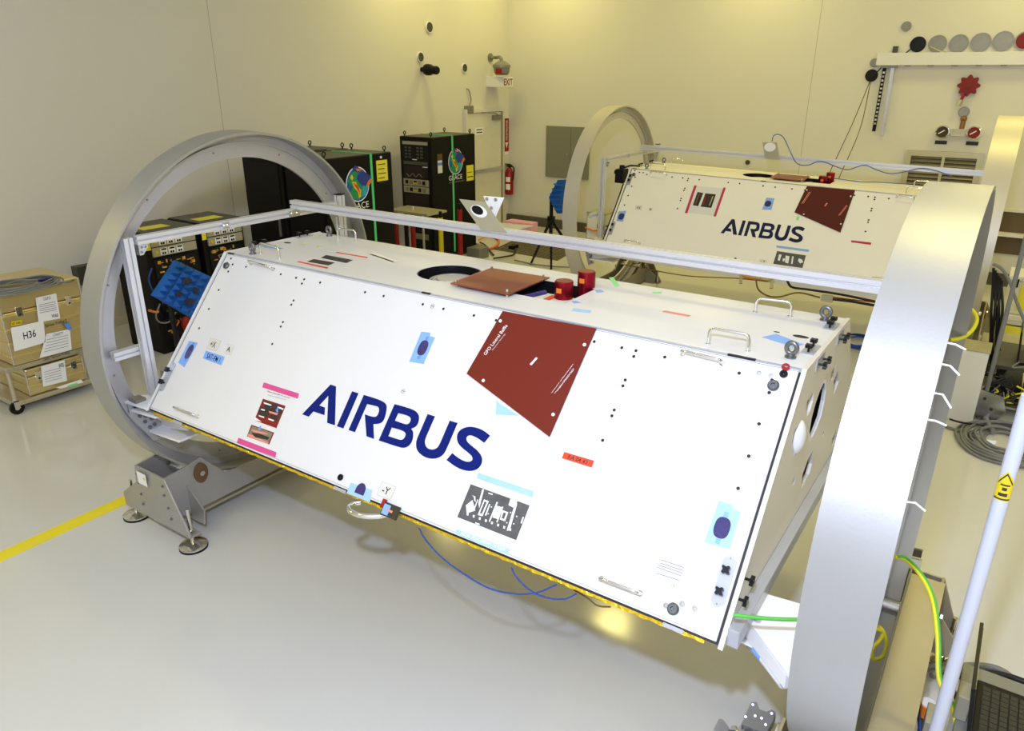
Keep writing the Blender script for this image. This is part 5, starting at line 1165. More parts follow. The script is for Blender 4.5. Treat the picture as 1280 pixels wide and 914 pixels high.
# short racks against the left wall (faces toward +X)
p = hz(213, 441, 0); SX = p.x
def shortrack(y0, y1, h, label):
    t = thing('short_rack', label, 'rack', (SX - .25, (y0 + y1) / 2, 0))
    x0 = hz(172, 432, 0).x
    obj('cabinet', MB().box((x0 - .1, y0, .0), (SX, y1, h)), 'black_paint', t, bevel=.008)
    obj('lid', MB().box((x0 - .08, y0 + .01, h), (SX - .01, y1 - .01, h + .01)), 'rack_top', t)
    st = obj('lid_sticker', MB().box((SX - .28, y0 + .08, h + .01), (SX - .12, y0 + .36, h + .013)), 'yellow_label', t)
    w = y1 - y0
    obj('side_sticker', MB().box((SX, y0 + .0, h - .16), (SX + .002, y0 + .05, h - .09)), 'yellow_label', t)
    for k_ in range(2):
        z1 = h - .05 - k_ * .095; u = obj('power_unit', MB().box((SX, y0 + .055, z1 - .085), (SX + .02, y1 - .03, z1)), 'unit_beige', t, bevel=.002)
        for j in range(3):
            ya = y0 + .13 + j * .085
            pn = obj('meter_panel', MB().box((SX + .02, ya, z1 - .075), (SX + .023, ya + .07, z1 - .012)), 'paper', u)
            obj('meter', MB().box((SX + .023, ya + .01, z1 - .03), (SX + .026, ya + .06, z1 - .016)).box((SX + .023, ya + .015, z1 - .07), (SX + .028, ya + .03, z1 - .05)).box((SX + .023, ya + .038, z1 - .07), (SX + .028, ya + .053, z1 - .05)), 'black_plastic', u)
        obj('knob', MB().cyl((SX + .02, y0 + .09, z1 - .04), (SX + .034, y0 + .09, z1 - .04), .014, 10), 'yellow', u)
    for k_ in range(4):
        z1 = h - .26 - k_ * .2; u = obj('patch_panel', MB().box((SX, y0 + .055, z1 - .18), (SX + .012, y1 - .03, z1)), 'black_plastic', t)
        mb = MB()
        for j in range(14):
            ya = y0 + .07 + random.random() * (w - .16); za = z1 - .03 - random.random() * .12
            mb.box((SX + .012, ya, za), (SX + .02, ya + random.choice((.012, .03, .045)), za + random.choice((.006, .012, .03))))
        obj('yellow_jumper', mb, 'jumper', u, kind='stuff')
        mb = MB()
        for j in range(8):
            ya = y0 + .07 + random.random() * (w - .16); za = z1 - .03 - random.random() * .12; mb.box((SX + .012, ya, za), (SX + .024, ya + .012, za + .02))
        obj('connector', mb, 'disc_steel', u, kind='stuff')
    return t
hs_ = hx(184, 292, SX).z; ys0 = hx(180, 300, SX).y
yA1 = hx(246, 296, SX).y; yB0 = hx(250, 296, SX).y; yB1 = hx(304, 288, SX).y
shortrack(ys0, yA1, hs_, 'short black rack with meters, nearer of the two, behind blue absorber')
shortrack(yB0 + .02, yB1, hs_, 'short black rack with meters, farther of the two near the tall black racks')
# cables in front of the short racks
for i, (pts, m, lb) in enumerate((([(190, 335), (186, 350), (192, 365), (200, 372), (204, 380)], 'cable_blue', 'blue looped cable on the front of the nearer short rack'), ([(200, 380), (195, 395), (200, 403), (212, 402), (220, 390)], 'cable_grey', 'grey looped cable below the blue absorber block'), ([(213, 385), (214, 400), (220, 415), (222, 430), (220, 455)], 'cable_black', 'black cable bundle hanging behind the satellite corner'), ([(216, 390), (213, 400), (219, 408), (224, 402)], 'cable_orange', 'short orange cable under the blue absorber'))):
    loopcable([hx(x, y, SX + .06) for x, y in pts], .008 if m != 'cable_black' else .02, m, None, name='rack_cable', label=lb, cat='cable')
loopcable([hx(x, y, SX + .12) for x, y in ((186, 388), (193, 390), (198, 390))], .012, 'orange', None, name='orange_plug', label='small orange plug sticking out below the absorber', cat='plug')
c = hx(233, 405, SX + .1); obj('red_bag', MB().sphere(c, .05, .8, 1, 1.6), 'red_paint', None, 'small red pouch hanging at the nearer short rack', 'pouch', smooth=60)

# ============================================================ BLUE ABSORBERS
def absorber(quad, n, t, rows=4, cols=4, h=.05):
    """quad TL,TR,BR,BL in space; pyramidal cells"""
    A_, B_, C_, D_ = [V(q) for q in quad]; n = V(n).normalized()
    mb = MB(); 
    def P(u, v): return (A_ * (1 - u) + B_ * u) * (1 - v) + (D_ * (1 - u) + C_ * u) * v
    for i in range(cols):
        for j in range(rows):
            a, b, c, d = P(i / cols, j / rows), P((i + 1) / cols, j / rows), P((i + 1) / cols, (j + 1) / rows), P(i / cols, (j + 1) / rows)
            m_ = (a + b + c + d) / 4 + n * h
            mb.add([a, b, c, d, m_], [(0, 1, 4), (1, 2, 4), (2, 3, 4), (3, 0, 4)])
    obj('foam_pyramids', mb, 'absorber_blue', t)
    obj('backing', MB().prism([[A_, B_, C_, D_]], -n * .05), 'absorber_blue', t)
XA = -1.9
quad = [hx(x, y, XA) for x, y in ((223, 327), (262, 360), (236, 399), (194, 370))]
quad = [hx(223, 327, XA), hx(272, 350, XA - .1), hx(244, 400, XA), hx(194, 371, XA)]
t = thing('foam_absorber', 'blue pyramidal foam absorber tilted in front of the nearer short rack', 'foam panel', (XA, quad[3].y, 0))
nn = (quad[1] - quad[0]).cross(quad[3] - quad[0]).normalized(); 
if nn.dot(CAM - quad[0]) < 0: nn = -nn
absorber(quad, nn, t, 6, 5, .03)
cq = sum(quad, V((0, 0, 0))) / 4
for (x, y, r_) in ((232, 351, .028), (243, 362, .02), (222, 367, .02), (235, 377, .028)):
    c = hx(x, y, XA + .02); e1, e2 = (quad[1] - quad[0]).normalized() * r_, (quad[3] - quad[0]).normalized() * r_
    obj('dark_tile', MB().prism([[c - e1 - e2, c + e1 - e2, c + e1 + e2, c - e1 + e2]], nn * .03), 'absorber_dark', t)
b = V((quad[3].x - .1, (quad[2].y + quad[3].y) / 2 + .02, quad[3].z - .05))
obj('stand_pole', MB().cyl((b.x, b.y, 0), (b.x, b.y, b.z + .1), .02, 10), 'black_plastic', t)
obj('stand_base', MB().cyl((b.x, b.y, 0), (b.x, b.y, .03), .22, 24), 'black_plastic', t)
# tripod with absorber near the far ring
cB = hz(689, 337, 0); top = hy(689, 236, cB.y - .1)
Yt = hz(680, 328, 0).y
pc = V((hy(689, 270, Yt).x, Yt, 0))
t = thing('absorber_tripod', 'black tripod carrying a blue foam absorber beside the far ring', 'tripod', (pc.x, pc.y, 0))
zj = hy(689, 274, Yt).z
obj('column', MB().cyl((pc.x, pc.y, .35), (pc.x, pc.y, hy(689, 246, Yt).z), .028, 12), 'black_plastic', t, smooth=50)
obj('hub', MB().cyl((pc.x, pc.y, zj - .04), (pc.x, pc.y, zj + .04), .06, 14), 'black_plastic', t, smooth=50)
for q in (hz(663, 331, 0), hz(689, 337, 0), pc + V((.28, .35, 0)), ):
    obj('leg', MB().cyl((pc.x, pc.y, zj), (q.x, q.y, .0), .024, 10, .016), 'black_plastic', t, smooth=50)
quad = [hy(693, 225, Yt - .1), hy(706, 228, Yt + .1), hy(704, 266, Yt + .1), hy(688, 250, Yt - .1)]
quad = [hy(697, 225, Yt - .1), hy(706, 229, Yt + .05), hy(703, 267, Yt + .05), hy(696, 267, Yt - .1), hy(686, 247, Yt - .15)]
mb = MB(); cen = sum(quad, V((0, 0, 0))) / 5; nf = V((.5, -.85, 0)).normalized()
mb.prism([quad], V((.08, .1, 0)))
obj('foam_block', mb, 'absorber_blue', t)
mb = MB()
for i in range(6):
    py = 230 + i * 6.2; xl_ = 693 - (py - 228) * .38 if py < 247 else 686 + (py - 247) * .5; xr_ = 705.5
    mb.prism([[hy(xl_ + 1.5, py - 1, Yt - .11), hy(xr_, py + 1, Yt - .02), hy(xr_, py + 3, Yt - .02), hy(xl_ + 1.5, py + 1.5, Yt - .15)]], V((-.008, -.02, 0)))
obj('foam_ridges', mb, 'absorber_blue', t)

# ============================================================ FLOOR ITEMS AT THE BACK
a, b, c, d = hz(617, 312, 0), hz(648, 298, 0), hz(735, 300, 0), hz(697, 326, 0)
ex_, ey_ = (d - a), (b - a)
t = thing('floor_mat', 'dark perforated rubber mat on the floor under the tripod', 'mat', (a.x, a.y, 0))
nx, ny = 16, 10
obj('mat_base', MB().prism([[a, d, d + ey_, a + ey_]], V((0, 0, .008))), 'matting', t)
mb = MB()
for i in range(nx):
    for j in range(ny):
        o_ = a + ex_ * ((i + .2) / nx) + ey_ * ((j + .2) / ny) + V((0, 0, .008)); u_, v_ = ex_ * (.6 / nx), ey_ * (.6 / ny)
        mb.prism([[o_, o_ + u_, o_ + u_ + v_, o_ + v_]], V((0, 0, .006)))
obj('mat_stud', mb, 'base_grey', t, kind='stuff')
# pink foam
p0 = hz(632, 290, 0); 
t = thing('foam_block', 'pink foam block lying on the floor by the back wall', 'foam', (p0.x, p0.y, 0))
yp = 8.3; a = hy(631, 284, yp); b = hy(672, 292, yp)
z0 = min(a.z, b.z); 
obj('foam_body', MB().box((hy(631, 280, yp).x, yp, .02), (hy(664, 280, yp).x, yp + .22, hy(650, 278, yp).z)), 'foam_pink', t, bevel=.01)
obj('foam_notch', MB().box((hy(631, 280, yp).x + .05, yp - .12, .0), (hy(652, 280, yp).x, yp, hy(650, 283, yp).z)), 'foam_pink', t, bevel=.01)
# orange and black cables on the floor by the rack
for i, (pts, m, r_, lb) in enumerate((([(600, 292), (612, 294), (623, 300), (620, 308), (606, 312), (598, 306)], 'cable_orange', .02, 'coiled orange red hose on the floor beside the instrument rack'), ([(598, 300), (606, 296), (616, 292), (622, 290)], 'cable_orange', .008, 'thin orange cable trailing to the bracket on the floor'),
        ([(617, 323), (630, 321), (642, 318), (645, 309)], 'cable_black', .012, 'black power lead on the floor before the mat'), ([(600, 303), (606, 306), (612, 313), (617, 319)], 'cable_black', .012, 'black lead curling beside the grey box'), ([(643, 325), (665, 330), (690, 333), (712, 334)], 'cable_grey', .010, 'grey cable crossing the floor behind the near satellite'), ([(560, 318), (575, 308), (590, 304), (605, 308)], 'cable_grey', .012, 'grey cable arching beside the rack foot'))):
    loopcable([hz(x, y, .02) for x, y in pts], r_, m, None, name='floor_cable', label=lb, cat='cable')
c = hz(640, 312, 0); obj('power_adapter', MB().box((c.x - .05, c.y - .03, .0), (c.x + .03, c.y + .15, .06)), 'black_plastic', None, 'small black power adapter on the edge of the mat', 'adapter', bevel=.006)
c = hz(596, 322, 0); obj('floor_box', MB().box((c.x - .12, c.y - .1, .0), (c.x + .12, c.y + .15, .16)), 'pipe_grey', None, 'grey box on the floor at the instrument rack corner', 'box', bevel=.01)
# small cart behind far ring
a = hy(735, 267, 8.2); 
t = thing('small_cart', 'small steel cart with papers and green label behind the far ring', 'cart', (hy(750, 290, 8.2).x, 8.2, 0))
xa, xb = hy(733, 270, 8.2).x, hy(757, 270, 8.2).x; zt3 = hy(745, 266, 8.2).z
obj('top_shelf', MB().box((xa, 8.2, zt3 - .03), (xb, 8.7, zt3)), 'tan_plate', t)
obj('low_shelf', MB().box((xa, 8.2, .2), (xb, 8.7, .23)), 'tan_plate', t)
for x in (xa + .015, xb - .015):
    for y in (8.215, 8.685): obj('leg', MB().cyl((x, y, 0), (x, y, zt3 - .03), .014, 8), 'steel', t)
obj('paper_sheet', MB().box((xa + .03, 8.19, zt3 - .42), (xa + .2, 8.2, zt3 - .07)), 'paper', t); obj('green_label', MB().box((xa + .22, 8.19, zt3 - .3), (xb - .02, 8.2, zt3 - .1)), 'green_tape', t)
obj('orange_cable', MB().tube([(xa, 8.18, .3), ((xa + xb) / 2, 8.15, .27), (xb, 8.18, .3)], .015, 6), 'orange', t)

# ============================================================ CART WITH METAL CASES (left)
c0 = hz(27, 518, 0); c1 = hz(118, 487, 0)
cx1 = (c0.x + c1.x) / 2; cy0, cy1 = c0.y + .0, c1.y
t = thing('equipment_cart', 'two level steel trolley on casters carrying metal cases', 'cart', (cx1 - .3, (cy0 + cy1) / 2, 0))
cx0 = cx1 - .62; zsh = hx(24, 457, cx1).z; zlo = hx(30, 500, cx1).z
y0_, y1_ = cy0 - .03, cy1 + .08
for n_, z_ in (('upper_shelf', zsh), ('lower_shelf', zlo)): obj(n_, MB().box((cx0, y0_, z_ - .04), (cx1, y1_, z_)), 'cart_steel', t, bevel=.005)
for x in (cx0 + .02, cx1 - .02):
    for y in (y0_ + .02, y1_ - .02):
        l_ = obj('leg', MB().cyl((x, y, .12), (x, y, zsh - .04), .018, 10), 'cart_steel', t, smooth=50)
        w_ = obj('caster', MB().cyl((x - .012, y, .055), (x + .012, y, .055), .055, 18), 'black_plastic', t, smooth=40)
        obj('caster_fork', MB().box((x - .022, y - .02, .05), (x - .014, y + .02, .12)).box((x + .014, y - .02, .05), (x + .022, y + .02, .12)).box((x - .022, y - .02, .11), (x + .022, y + .02, .125)).cyl((x - .013, y, .055), (x + .013, y, .055), .02, 10), 'chrome', w_)
XC = cx1 + .0
def case(x0, x1, y0, y1, z0, z1, label, ribs=(.12, .30, .48, .66)):
    t = thing('metal_case', label, 'case', ((x0 + x1) / 2, (y0 + y1) / 2, z0))
    h = z1 - z0; lid = z0 + h * .72
    obj('case_body', MB().box((x0, y0, z0), (x1, y1, lid - .004)), 'case_aluminium', t, bevel=.012)
    obj('case_lid', MB().box((x0, y0, lid), (x1, y1, z1)), 'case_aluminium', t, bevel=.012)
    for r_ in ribs: obj('rib', MB().box((x0 - .012, y0 - .012, z0 + h * r_ - .012), (x1 + .012, y1 + .012, z0 + h * r_ + .012)), 'case_aluminium', t, bevel=.004)
    for y in (y0 + (y1 - y0) * .2, y0 + (y1 - y0) * .82):
        l_ = obj('latch', MB().box((x1 + .001, y - .025, lid - .05), (x1 + .014, y + .025, lid + .03)), 'chrome', t, bevel=.003)
        obj('latch_hole', MB().cyl((x1 + .014, y, lid - .03), (x1 + .016, y, lid - .03), .009, 8), 'ink', l_)
    for y in (y0, y1):
        for x in (x0, x1): obj('corner_post', MB().cyl((x, y, z0 + .01), (x, y, z1 - .01), .010, 8), 'cart_steel', t, smooth=50)
    return t
zc1 = hx(8, 375, XC).z; ylf = hx(6, 410, XC).y; yrt = hx(104, 380, XC).y
big = case(cx1 - .62, XC, ylf, yrt, zsh + .002, hx(50, 360, XC).z + .03, 'large ribbed aluminium case with H36 sheet on the trolley')
def paper(name, px, par, X, txt=(), m='paper'):
    q = [hx(x, y, X + .016) for x, y in px]; s_ = obj(name, MB().prism([q], V((.0015, 0, 0))), m, par)
    A_, B_, C_, D_ = q
    for (s, u0, u1, v0, v1, mm) in txt:
        P = lambda u, v: (A_ * (1 - u) + B_ * u) * (1 - v) + (D_ * (1 - u) + C_ * u) * v + V((.0028, 0, 0))
        mb = MB()
        if s == '#':
            for k in range(5):
                vv = v0 + (v1 - v0) * k / 5; mb.prism([[P(u0, vv), P(u1, vv), P(u1, vv + .02), P(u0, vv + .02)]], V((.0008, 0, 0)))
        else: o_ = P(u0, v1); text(mb, s, o_, P(u1, v1) - o_, P(u0, v0) - o_, True)
        obj('lettering', mb, mm, s_)
    return s_
Z = lambda pts: zm(pts, 0, 320, 4.354)
paper('paper_sheet', Z([(58, 392), (235, 352), (250, 470), (78, 520)]), big, XC, [('H36', .33, .72, .3, .62, 'ink')])
paper('paper_sheet', Z([(193, 228), (305, 203), (328, 340), (210, 362)]), big, XC, [('GRFO', .35, .7, .06, .18, 'ink_faint'), ('#', .1, .9, .3, .7, 'paper_edge'), ('W60', .62, .92, .78, .92, 'ink')])
paper('paper_sheet', Z([(252, 425), (380, 398), (390, 510), (215, 555)]), big, XC, [('#', .1, .9, .25, .9, 'paper_edge'), ('CHARITY', .3, .7, .05, .18, 'paper_edge')])
paper('yellow_tag', Z([(60, 358), (118, 347), (119, 372), (61, 384)]), big, XC, [('ID 1061', .1, .9, .25, .75, 'ink')], 'yellow')
obj('stencil', text(MB(), 'Service Trolley 2', hx(*Z([(248, 395)])[0], XC + .014), hx(*Z([(365, 362)])[0], XC + .014) - hx(*Z([(248, 395)])[0], XC + .014), V((0, 0, .03)), True), 'ink', big)
paper('blue_tape', Z([(345, 372), (380, 362), (390, 400), (375, 405)]), big, XC + .004, (), 'tape_blue_deep')
sm = case(cx1 - .56, cx1 - .02, hx(36, 480, XC).y, hx(104, 450, XC).y, zlo + .002, zsh - .06, 'small aluminium case on the lower shelf of the trolley', (.35,))
Xs = cx1 - .02
paper('paper_sheet', Z([(222, 602), (350, 567), (365, 680), (235, 712)]), sm, Xs, [('#', .1, .8, .3, .9, 'paper_edge'), ('W05', .72, .95, .1, .3, 'ink')])
obj('stencil', text(MB(), 'GRA - Service Trolley', hx(*Z([(238, 575)])[0], cx1 + .002), hx(*Z([(382, 533)])[0], cx1 + .002) - hx(*Z([(238, 575)])[0], cx1 + .002), V((0, 0, .022)), True), 'ink', t)
s_ = paper('paper_sheet', Z([(300, 718), (440, 672), (455, 688), (330, 722)]), t, cx1, [], 'paper'); paper('green_note', Z([(368, 705), (420, 690), (424, 702), (374, 715)]), t, cx1 + .004, (), 'green_tape')
# cable coil on the case
zt4 = hx(50, 360, XC).z + .034
cc = hz(27, 358, zt4 + .02)
t = thing('cable_coil', 'coil of grey cable lying on the large aluminium case', 'cable', (cc.x, cc.y, zt4))
for k_ in range(7):
    pts = [V((cc.x + (.25 - .02 * k_ + .012 * math.sin(3 * a + k_)) * math.cos(a) * .85 - .03, cc.y + (.33 - .026 * k_ + .014 * math.cos(2 * a + k_)) * math.sin(a), zt4 + .012 + .010 * (k_ % 4) + .004 * math.sin(5 * a + k_))) for a in [2 * math.pi * i / 40 for i in range(40)]]
    obj('cable_turn', MB().tube(pts, .007, 6, True), 'cable_grey', t, smooth=60)
obj('cable_end', MB().tube(spline([(cc.x + .1, cc.y + .2, zt4 + .03), (cc.x + .15, cc.y + .28, zt4 + .02), (cc.x + .1, cc.y + .35, zt4 + .012)], 6), .008, 6), 'cable_grey', t)
obj('cable_tie', MB().box((cc.x + .02, cc.y + .12, zt4 + .03), (cc.x + .06, cc.y + .22, zt4 + .052)), 'navy', t)
# dark low stand behind ring left (seen at the ring's left edge)
a = hx(92, 345, WX + .02); obj('wall_box', MB().box((WX, a.y, a.z - .09), (WX + .12, a.y + .35, a.z + .10)), 'disc_dark', None, 'small dark box on the left wall behind the trolley', 'box')

# ============================================================ RIGHT SIDE
px_, py_ = 3.745, -.18
t = thing('safety_pole', 'white pole with yellow warning label rising at the right picture edge', 'pole', (px_, py_, 0))
obj('tube', MB().cyl((px_, py_, .02), (px_, py_, 1.80), .021, 20), 'pole_white', t, smooth=50)
obj('foot', MB().cyl((px_, py_, 0), (px_, py_, .02), .09, 24), 'white_paint', t)
zl = 1.46; arc = lambda h0, h1, a0, a1, r_=.0218, n_=8: [V((px_ + r_ * math.cos(a0 + (a1 - a0) * i / n_), py_ + r_ * math.sin(a0 + (a1 - a0) * i / n_), h0)) for i in range(n_ + 1)] + [V((px_ + r_ * math.cos(a1 - (a1 - a0) * i / n_), py_ + r_ * math.sin(a1 - (a1 - a0) * i / n_), h1)) for i in range(n_ + 1)]
def wrap(z0, z1, a0, a1, m, r_=.0218, par=None, top0=None):
    n_ = 10; mb = MB(); vs = []
    for i in range(n_ + 1):
        u = i / n_; a_ = a0 + (a1 - a0) * u; zt_ = z1 if top0 is None else z1 + (top0 - z1) * (1 - abs(2 * u - 1))
        vs += [V((px_ + r_ * math.cos(a_), py_ + r_ * math.sin(a_), z0)), V((px_ + r_ * math.cos(a_), py_ + r_ * math.sin(a_), zt_))]
    return obj('warning_label', mb.add(vs, [(2 * i, 2 * i + 2, 2 * i + 3, 2 * i + 1) for i in range(n_)]), m, par or t)
p = CAM + ray(1260, 606) * 2.1; zl = CAM.z + (px_ and (hy(1260, 606, py_).z - CAM.z))
am = math.atan2(CAM.y - py_, CAM.x - px_)
lb = wrap(zl - .045, zl + .015, am - 1.1, am + 1.1, 'yellow', top0=zl + .05)
wrap(zl - .042, zl - .037, am - 1.0, am + 1.0, 'ink', .0222, lb)
for s0, s1, z0, z1 in ((-.9, 0, zl + .012, zl + .044), (0, .9, zl + .044, zl + .012)):
    n_ = 5; vs = []
    for i in range(n_ + 1):
        u = i / n_; a_ = am + s0 + (s1 - s0) * u; z_ = z0 + (z1 - z0) * u
        vs += [V((px_ + .0222 * math.cos(a_), py_ + .0222 * math.sin(a_), z_ - .007)), V((px_ + .0222 * math.cos(a_), py_ + .0222 * math.sin(a_), z_))]
    obj('label_mark', MB().add(vs, [(2 * i, 2 * i + 2, 2 * i + 3, 2 * i + 1) for i in range(n_)]), 'ink', lb)
wrap(zl - .030, zl - .020, am - .5, am + .55, 'ink', .0222, lb); wrap(zl - .012, zl - .002, am - .2, am + .35, 'ink', .0222, lb); wrap(zl + .003, zl + .008, am - .5, am + .6, 'ink', .0222, lb)
# laptop and things on a low stand at lower right
zs = .50
t = thing('low_stand', 'low grey stand under the laptop at the lower right corner', 'stand', (4.0, .35, 0))
lx0, ly1 = hz(1222, 850, zs + .02).x, hz(1222, 850, zs + .02).y
obj('stand_top', MB().box((lx0 - .05, ly1 - .75, zs - .03), (lx0 + .75, ly1 + .1, zs)), 'pipe_grey', t, bevel=.004)
for x in (lx0 - .025, lx0 + .72):
    for y in (ly1 - .72, ly1 + .07): obj('leg', MB().box((x - .02, y - .02, 0), (x + .02, y + .02, zs - .03)), 'steel', t)
t = thing('laptop', 'open black laptop at the lower right corner, screen edge toward camera', 'laptop', (lx0 + .12, ly1 - .2, zs))
obj('base', MB().box((lx0, ly1 - .38, zs + .001), (lx0 + .27, ly1, zs + .024)), 'black_plastic', t, bevel=.003)
obj('palm_rest', MB().box((lx0 + .17, ly1 - .375, zs + .024), (lx0 + .268, ly1 - .005, zs + .026)), 'disc_dark', t)
for i in range(5):
    for j in range(13):
        x, y = lx0 + .02 + i * .028, ly1 - .03 - j * .026
        obj('key', MB().box((x, y - .022, zs + .024), (x + .023, y, zs + .028)), 'screen', t)
obj('touchpad', MB().box((lx0 + .185, ly1 - .24, zs + .026), (lx0 + .25, ly1 - .14, zs + .0268)), 'base_grey', t)
sc_ = obj('screen_lid', MB().box((lx0 - .012, ly1 - .38, zs + .022), (lx0, ly1, zs + .27), R=rotb('Y', -.12), c=(lx0, ly1, zs + .02)), 'black_plastic', t, bevel=.002)
obj('display', MB().box((lx0 + .0002, ly1 - .365, zs + .035), (lx0 + .0015, ly1 - .015, zs + .26), R=rotb('Y', -.12), c=(lx0, ly1, zs + .02)), 'screen', sc_)
for i, (x0_, x1_, y_, z1_, m, lb) in enumerate(((1160, 1172, 860, .12, 'unit_beige', 'beige connector box between the cradle and the white pole'), (1190, 1208, 872, .10, 'unit_beige', 'beige plug box just right of the white pole'))):
    a = hz(x0_, y_ + 25, zs + .0); b = hz(x1_, y_ + 25, zs + .0)
    obj('connector_box', MB().box((a.x, a.y, zs), (b.x, a.y + .09, zs + z1_)) if i else MB().box((3.715, .02, .30), (3.765, .13, .44)), m, None, lb, 'box', bevel=.004)
p = V((3.72, .25, .28)); t = thing('orange_spool', 'orange and white round connector low beside the cradle', 'connector', p)
obj('ring', MB().cyl(p, p + V((0, 0, .05)), .035, 20), 'orange', t, smooth=40); obj('face', MB().cyl(p + V((0, 0, .05)), p + V((0, 0, .056)), .028, 20), 'paper', t)
obj('post', MB().cyl((p.x, p.y, 0), p, .012, 10), 'bolt_grey', t)
for i, (pts, z, m, r_, lb) in enumerate((([(1165, 845), (1180, 836), (1210, 832), (1240, 834), (1262, 845), (1275, 868)], .05, 'cable_grey', .014, 'outer grey cable arching on the floor behind the laptop'), ([(1150, 842), (1165, 833), (1200, 840), (1230, 838), (1250, 850), (1262, 866)], .03, 'cable_grey', .014, 'inner grey cable arching on the floor behind the laptop'), ([(1180, 850), (1210, 843), (1235, 841), (1262, 846), (1290, 856)], .08, 'cable_black', .014, 'black cable crossing behind the laptop screen'), ([(1188, 855), (1194, 868), (1200, 890), (1215, 900)], .35, 'cable_black', .008, 'short black lead between white pole and laptop'), ([(1150, 866), (1148, 890), (1150, 914), (1148, 940)], .3, 'cable_blue', .007, 'blue grey cable running down beside the right cradle'))):
    loopcable([hz(x, y, z) for x, y in pts], r_, m, None, name='floor_cable', label=lb, cat='cable')

# white cabinet behind the closest ring
b0_ = hz(1215, 530, 0)
x1_ = b0_.x; x0_ = x1_ - .40; h_ = .60
t = thing('white_cabinet', 'plain white cabinet on the floor between the two right rings', 'cabinet', ((x0_ + x1_) / 2, b0_.y + .2, 0))
obj('body', MB().box((x0_, b0_.y, .0), (x1_, b0_.y + .28, h_)), 'white_paint', t, bevel=.006)
obj('top', MB().box((x0_ - .005, b0_.y - .005, h_), (x1_ + .005, b0_.y + .285, h_ + .01)), 'tan_plate', t)
# thin grey vertical pole
pp = hz(1226, 512, 0); d = hy(1233, 490, 4.2); 
t = thing('thin_pole', 'thin grey vertical pole standing among the cables at right', 'pole', (d.x, 4.2, 0))
obj('tube', MB().cyl((d.x, 4.2, 0), (d.x, 4.2, hy(1278, 315, 4.2).z + .6), .017, 12), 'cable_grey', t, smooth=50)
obj('base_bracket', MB().prism([[V((d.x - .12, 4.16, .28)), V((d.x + .12, 4.16, .24)), V((d.x + .16, 4.16, .12)), V((d.x + .1, 4.16, .02)), V((d.x - .14, 4.16, .06))]], V((0, .012, 0))), 'steel', t)
for dx_, z_ in ((-.08, .2), (.0, .2), (.06, .12), (-.05, .1)): obj('bolt', MB().cyl((d.x + dx_, 4.16, z_), (d.x + dx_, 4.15, z_), .012, 8), 'ink', t)
c = hz(1276, 538, 0); c2 = hy(1280, 500, c.y)
t = thing('yellow_post', 'yellow post at the right picture edge above the cable coil', 'post', (c.x, c.y, 0))
obj('tube', MB().cyl((c.x, c.y, 0), (c.x + .02, c.y, .75), .035, 14), 'yellow', t, smooth=50); obj('base', MB().cyl((c.x, c.y, 0), (c.x, c.y, .01), .06, 14), 'black_plastic', t)
# coil on the floor
c = hz(1256, 557, 0)
t = thing('cable_coil', 'large coil of dark grey cable on the floor at the right edge', 'cable', (c.x, c.y, 0))
for k_ in range(9):
    pts = [V((c.x + (.33 - .022 * k_ + .015 * math.sin(3 * a + k_)) * math.cos(a), c.y + (.40 - .025 * k_ + .02 * math.cos(2 * a + k_)) * math.sin(a), .012 + .012 * (k_ % 4) + .006 * math.sin(4 * a + k_) + .004)) for a in [2 * math.pi * i / 40 for i in range(40)]]
    obj('cable_turn', MB().tube(pts, .011, 6, True), 'cable_grey', t, smooth=60)
obj('cable_tail', MB().tube(spline([hz(1182, 533, .015), hz(1205, 541, .015), hz(1228, 550, .015), hz(1245, 560, .02)], 8), .012, 6), 'cable_grey', t)
loopcable([hz(x, y, .03) for x, y in ((1222, 512), (1230, 520), (1236, 532), (1242, 540))], .022, 'cable_grey', None, name='floor_cable', label='thick grey hose running down from the white cabinet to the coil', cat='cable')
loopcable([hz(x, y, .06) for x, y in ((1187, 524), (1200, 528), (1215, 530), (1230, 532))], .008, 'cable_black', None, name='floor_cable', label='thin black cable lying at the foot of the white cabinet', cat='cable')
# instrument cart with laptop, boxes
ty0 = 4.40
zt5 = .42
t = thing('instrument_cart', 'low open cart crowded with instruments and leads at the right edge', 'cart', (xa + .5, ty0 + .35, 0))
xa = hy(1229, 500, ty0).x
obj('table_top', MB().box((xa, ty0, zt5 - .03), (xa + 1.1, ty0 + .7, zt5)), 'disc_dark', t)
obj('shelf', MB().box((xa, ty0, .06), (xa + 1.1, ty0 + .7, .08)), 'cart_steel', t)
for x in (xa + .02, xa + 1.08):
    for y in (ty0 + .02, ty0 + .68): obj('leg', MB().box((x - .02, y - .02, 0), (x + .02, y + .02, zt5 - .03)), 'steel', t)
for i, (dx_, w_, h_, m, lb) in enumerate(((.02, .22, .16, 'black_plastic', 'black instrument box on the cart shelf, nearest the thin pole'), (.26, .2, .12, 'disc_steel', 'grey instrument box on the cart shelf, middle one'), (.50, .3, .2, 'black_plastic', 'tall black instrument box on the cart shelf at the picture edge'))):
    b_ = thing('instrument_box', lb, 'box', (xa + dx_, ty0 + .1, .08))
    obj('case', MB().box((xa + dx_, ty0 + .06, .081), (xa + dx_ + w_, ty0 + .5, .08 + h_)), m, b_, bevel=.004)
    for k_ in range(3): obj('knob', MB().cyl((xa + dx_ + .04 + k_ * .05, ty0 + .06, .08 + h_ / 2), (xa + dx_ + .04 + k_ * .05, ty0 + .045, .08 + h_ / 2), .012, 8), 'chrome' if k_ % 2 else 'yellow', b_)
lp = thing('laptop', 'dark laptop with raised tan screen on the instrument cart', 'laptop', (xa + .35, ty0 + .3, zt5))
obj('base', MB().box((xa + .16, ty0 + .1, zt5 + .001), (xa + .5, ty0 + .45, zt5 + .02)), 'black_plastic', lp)
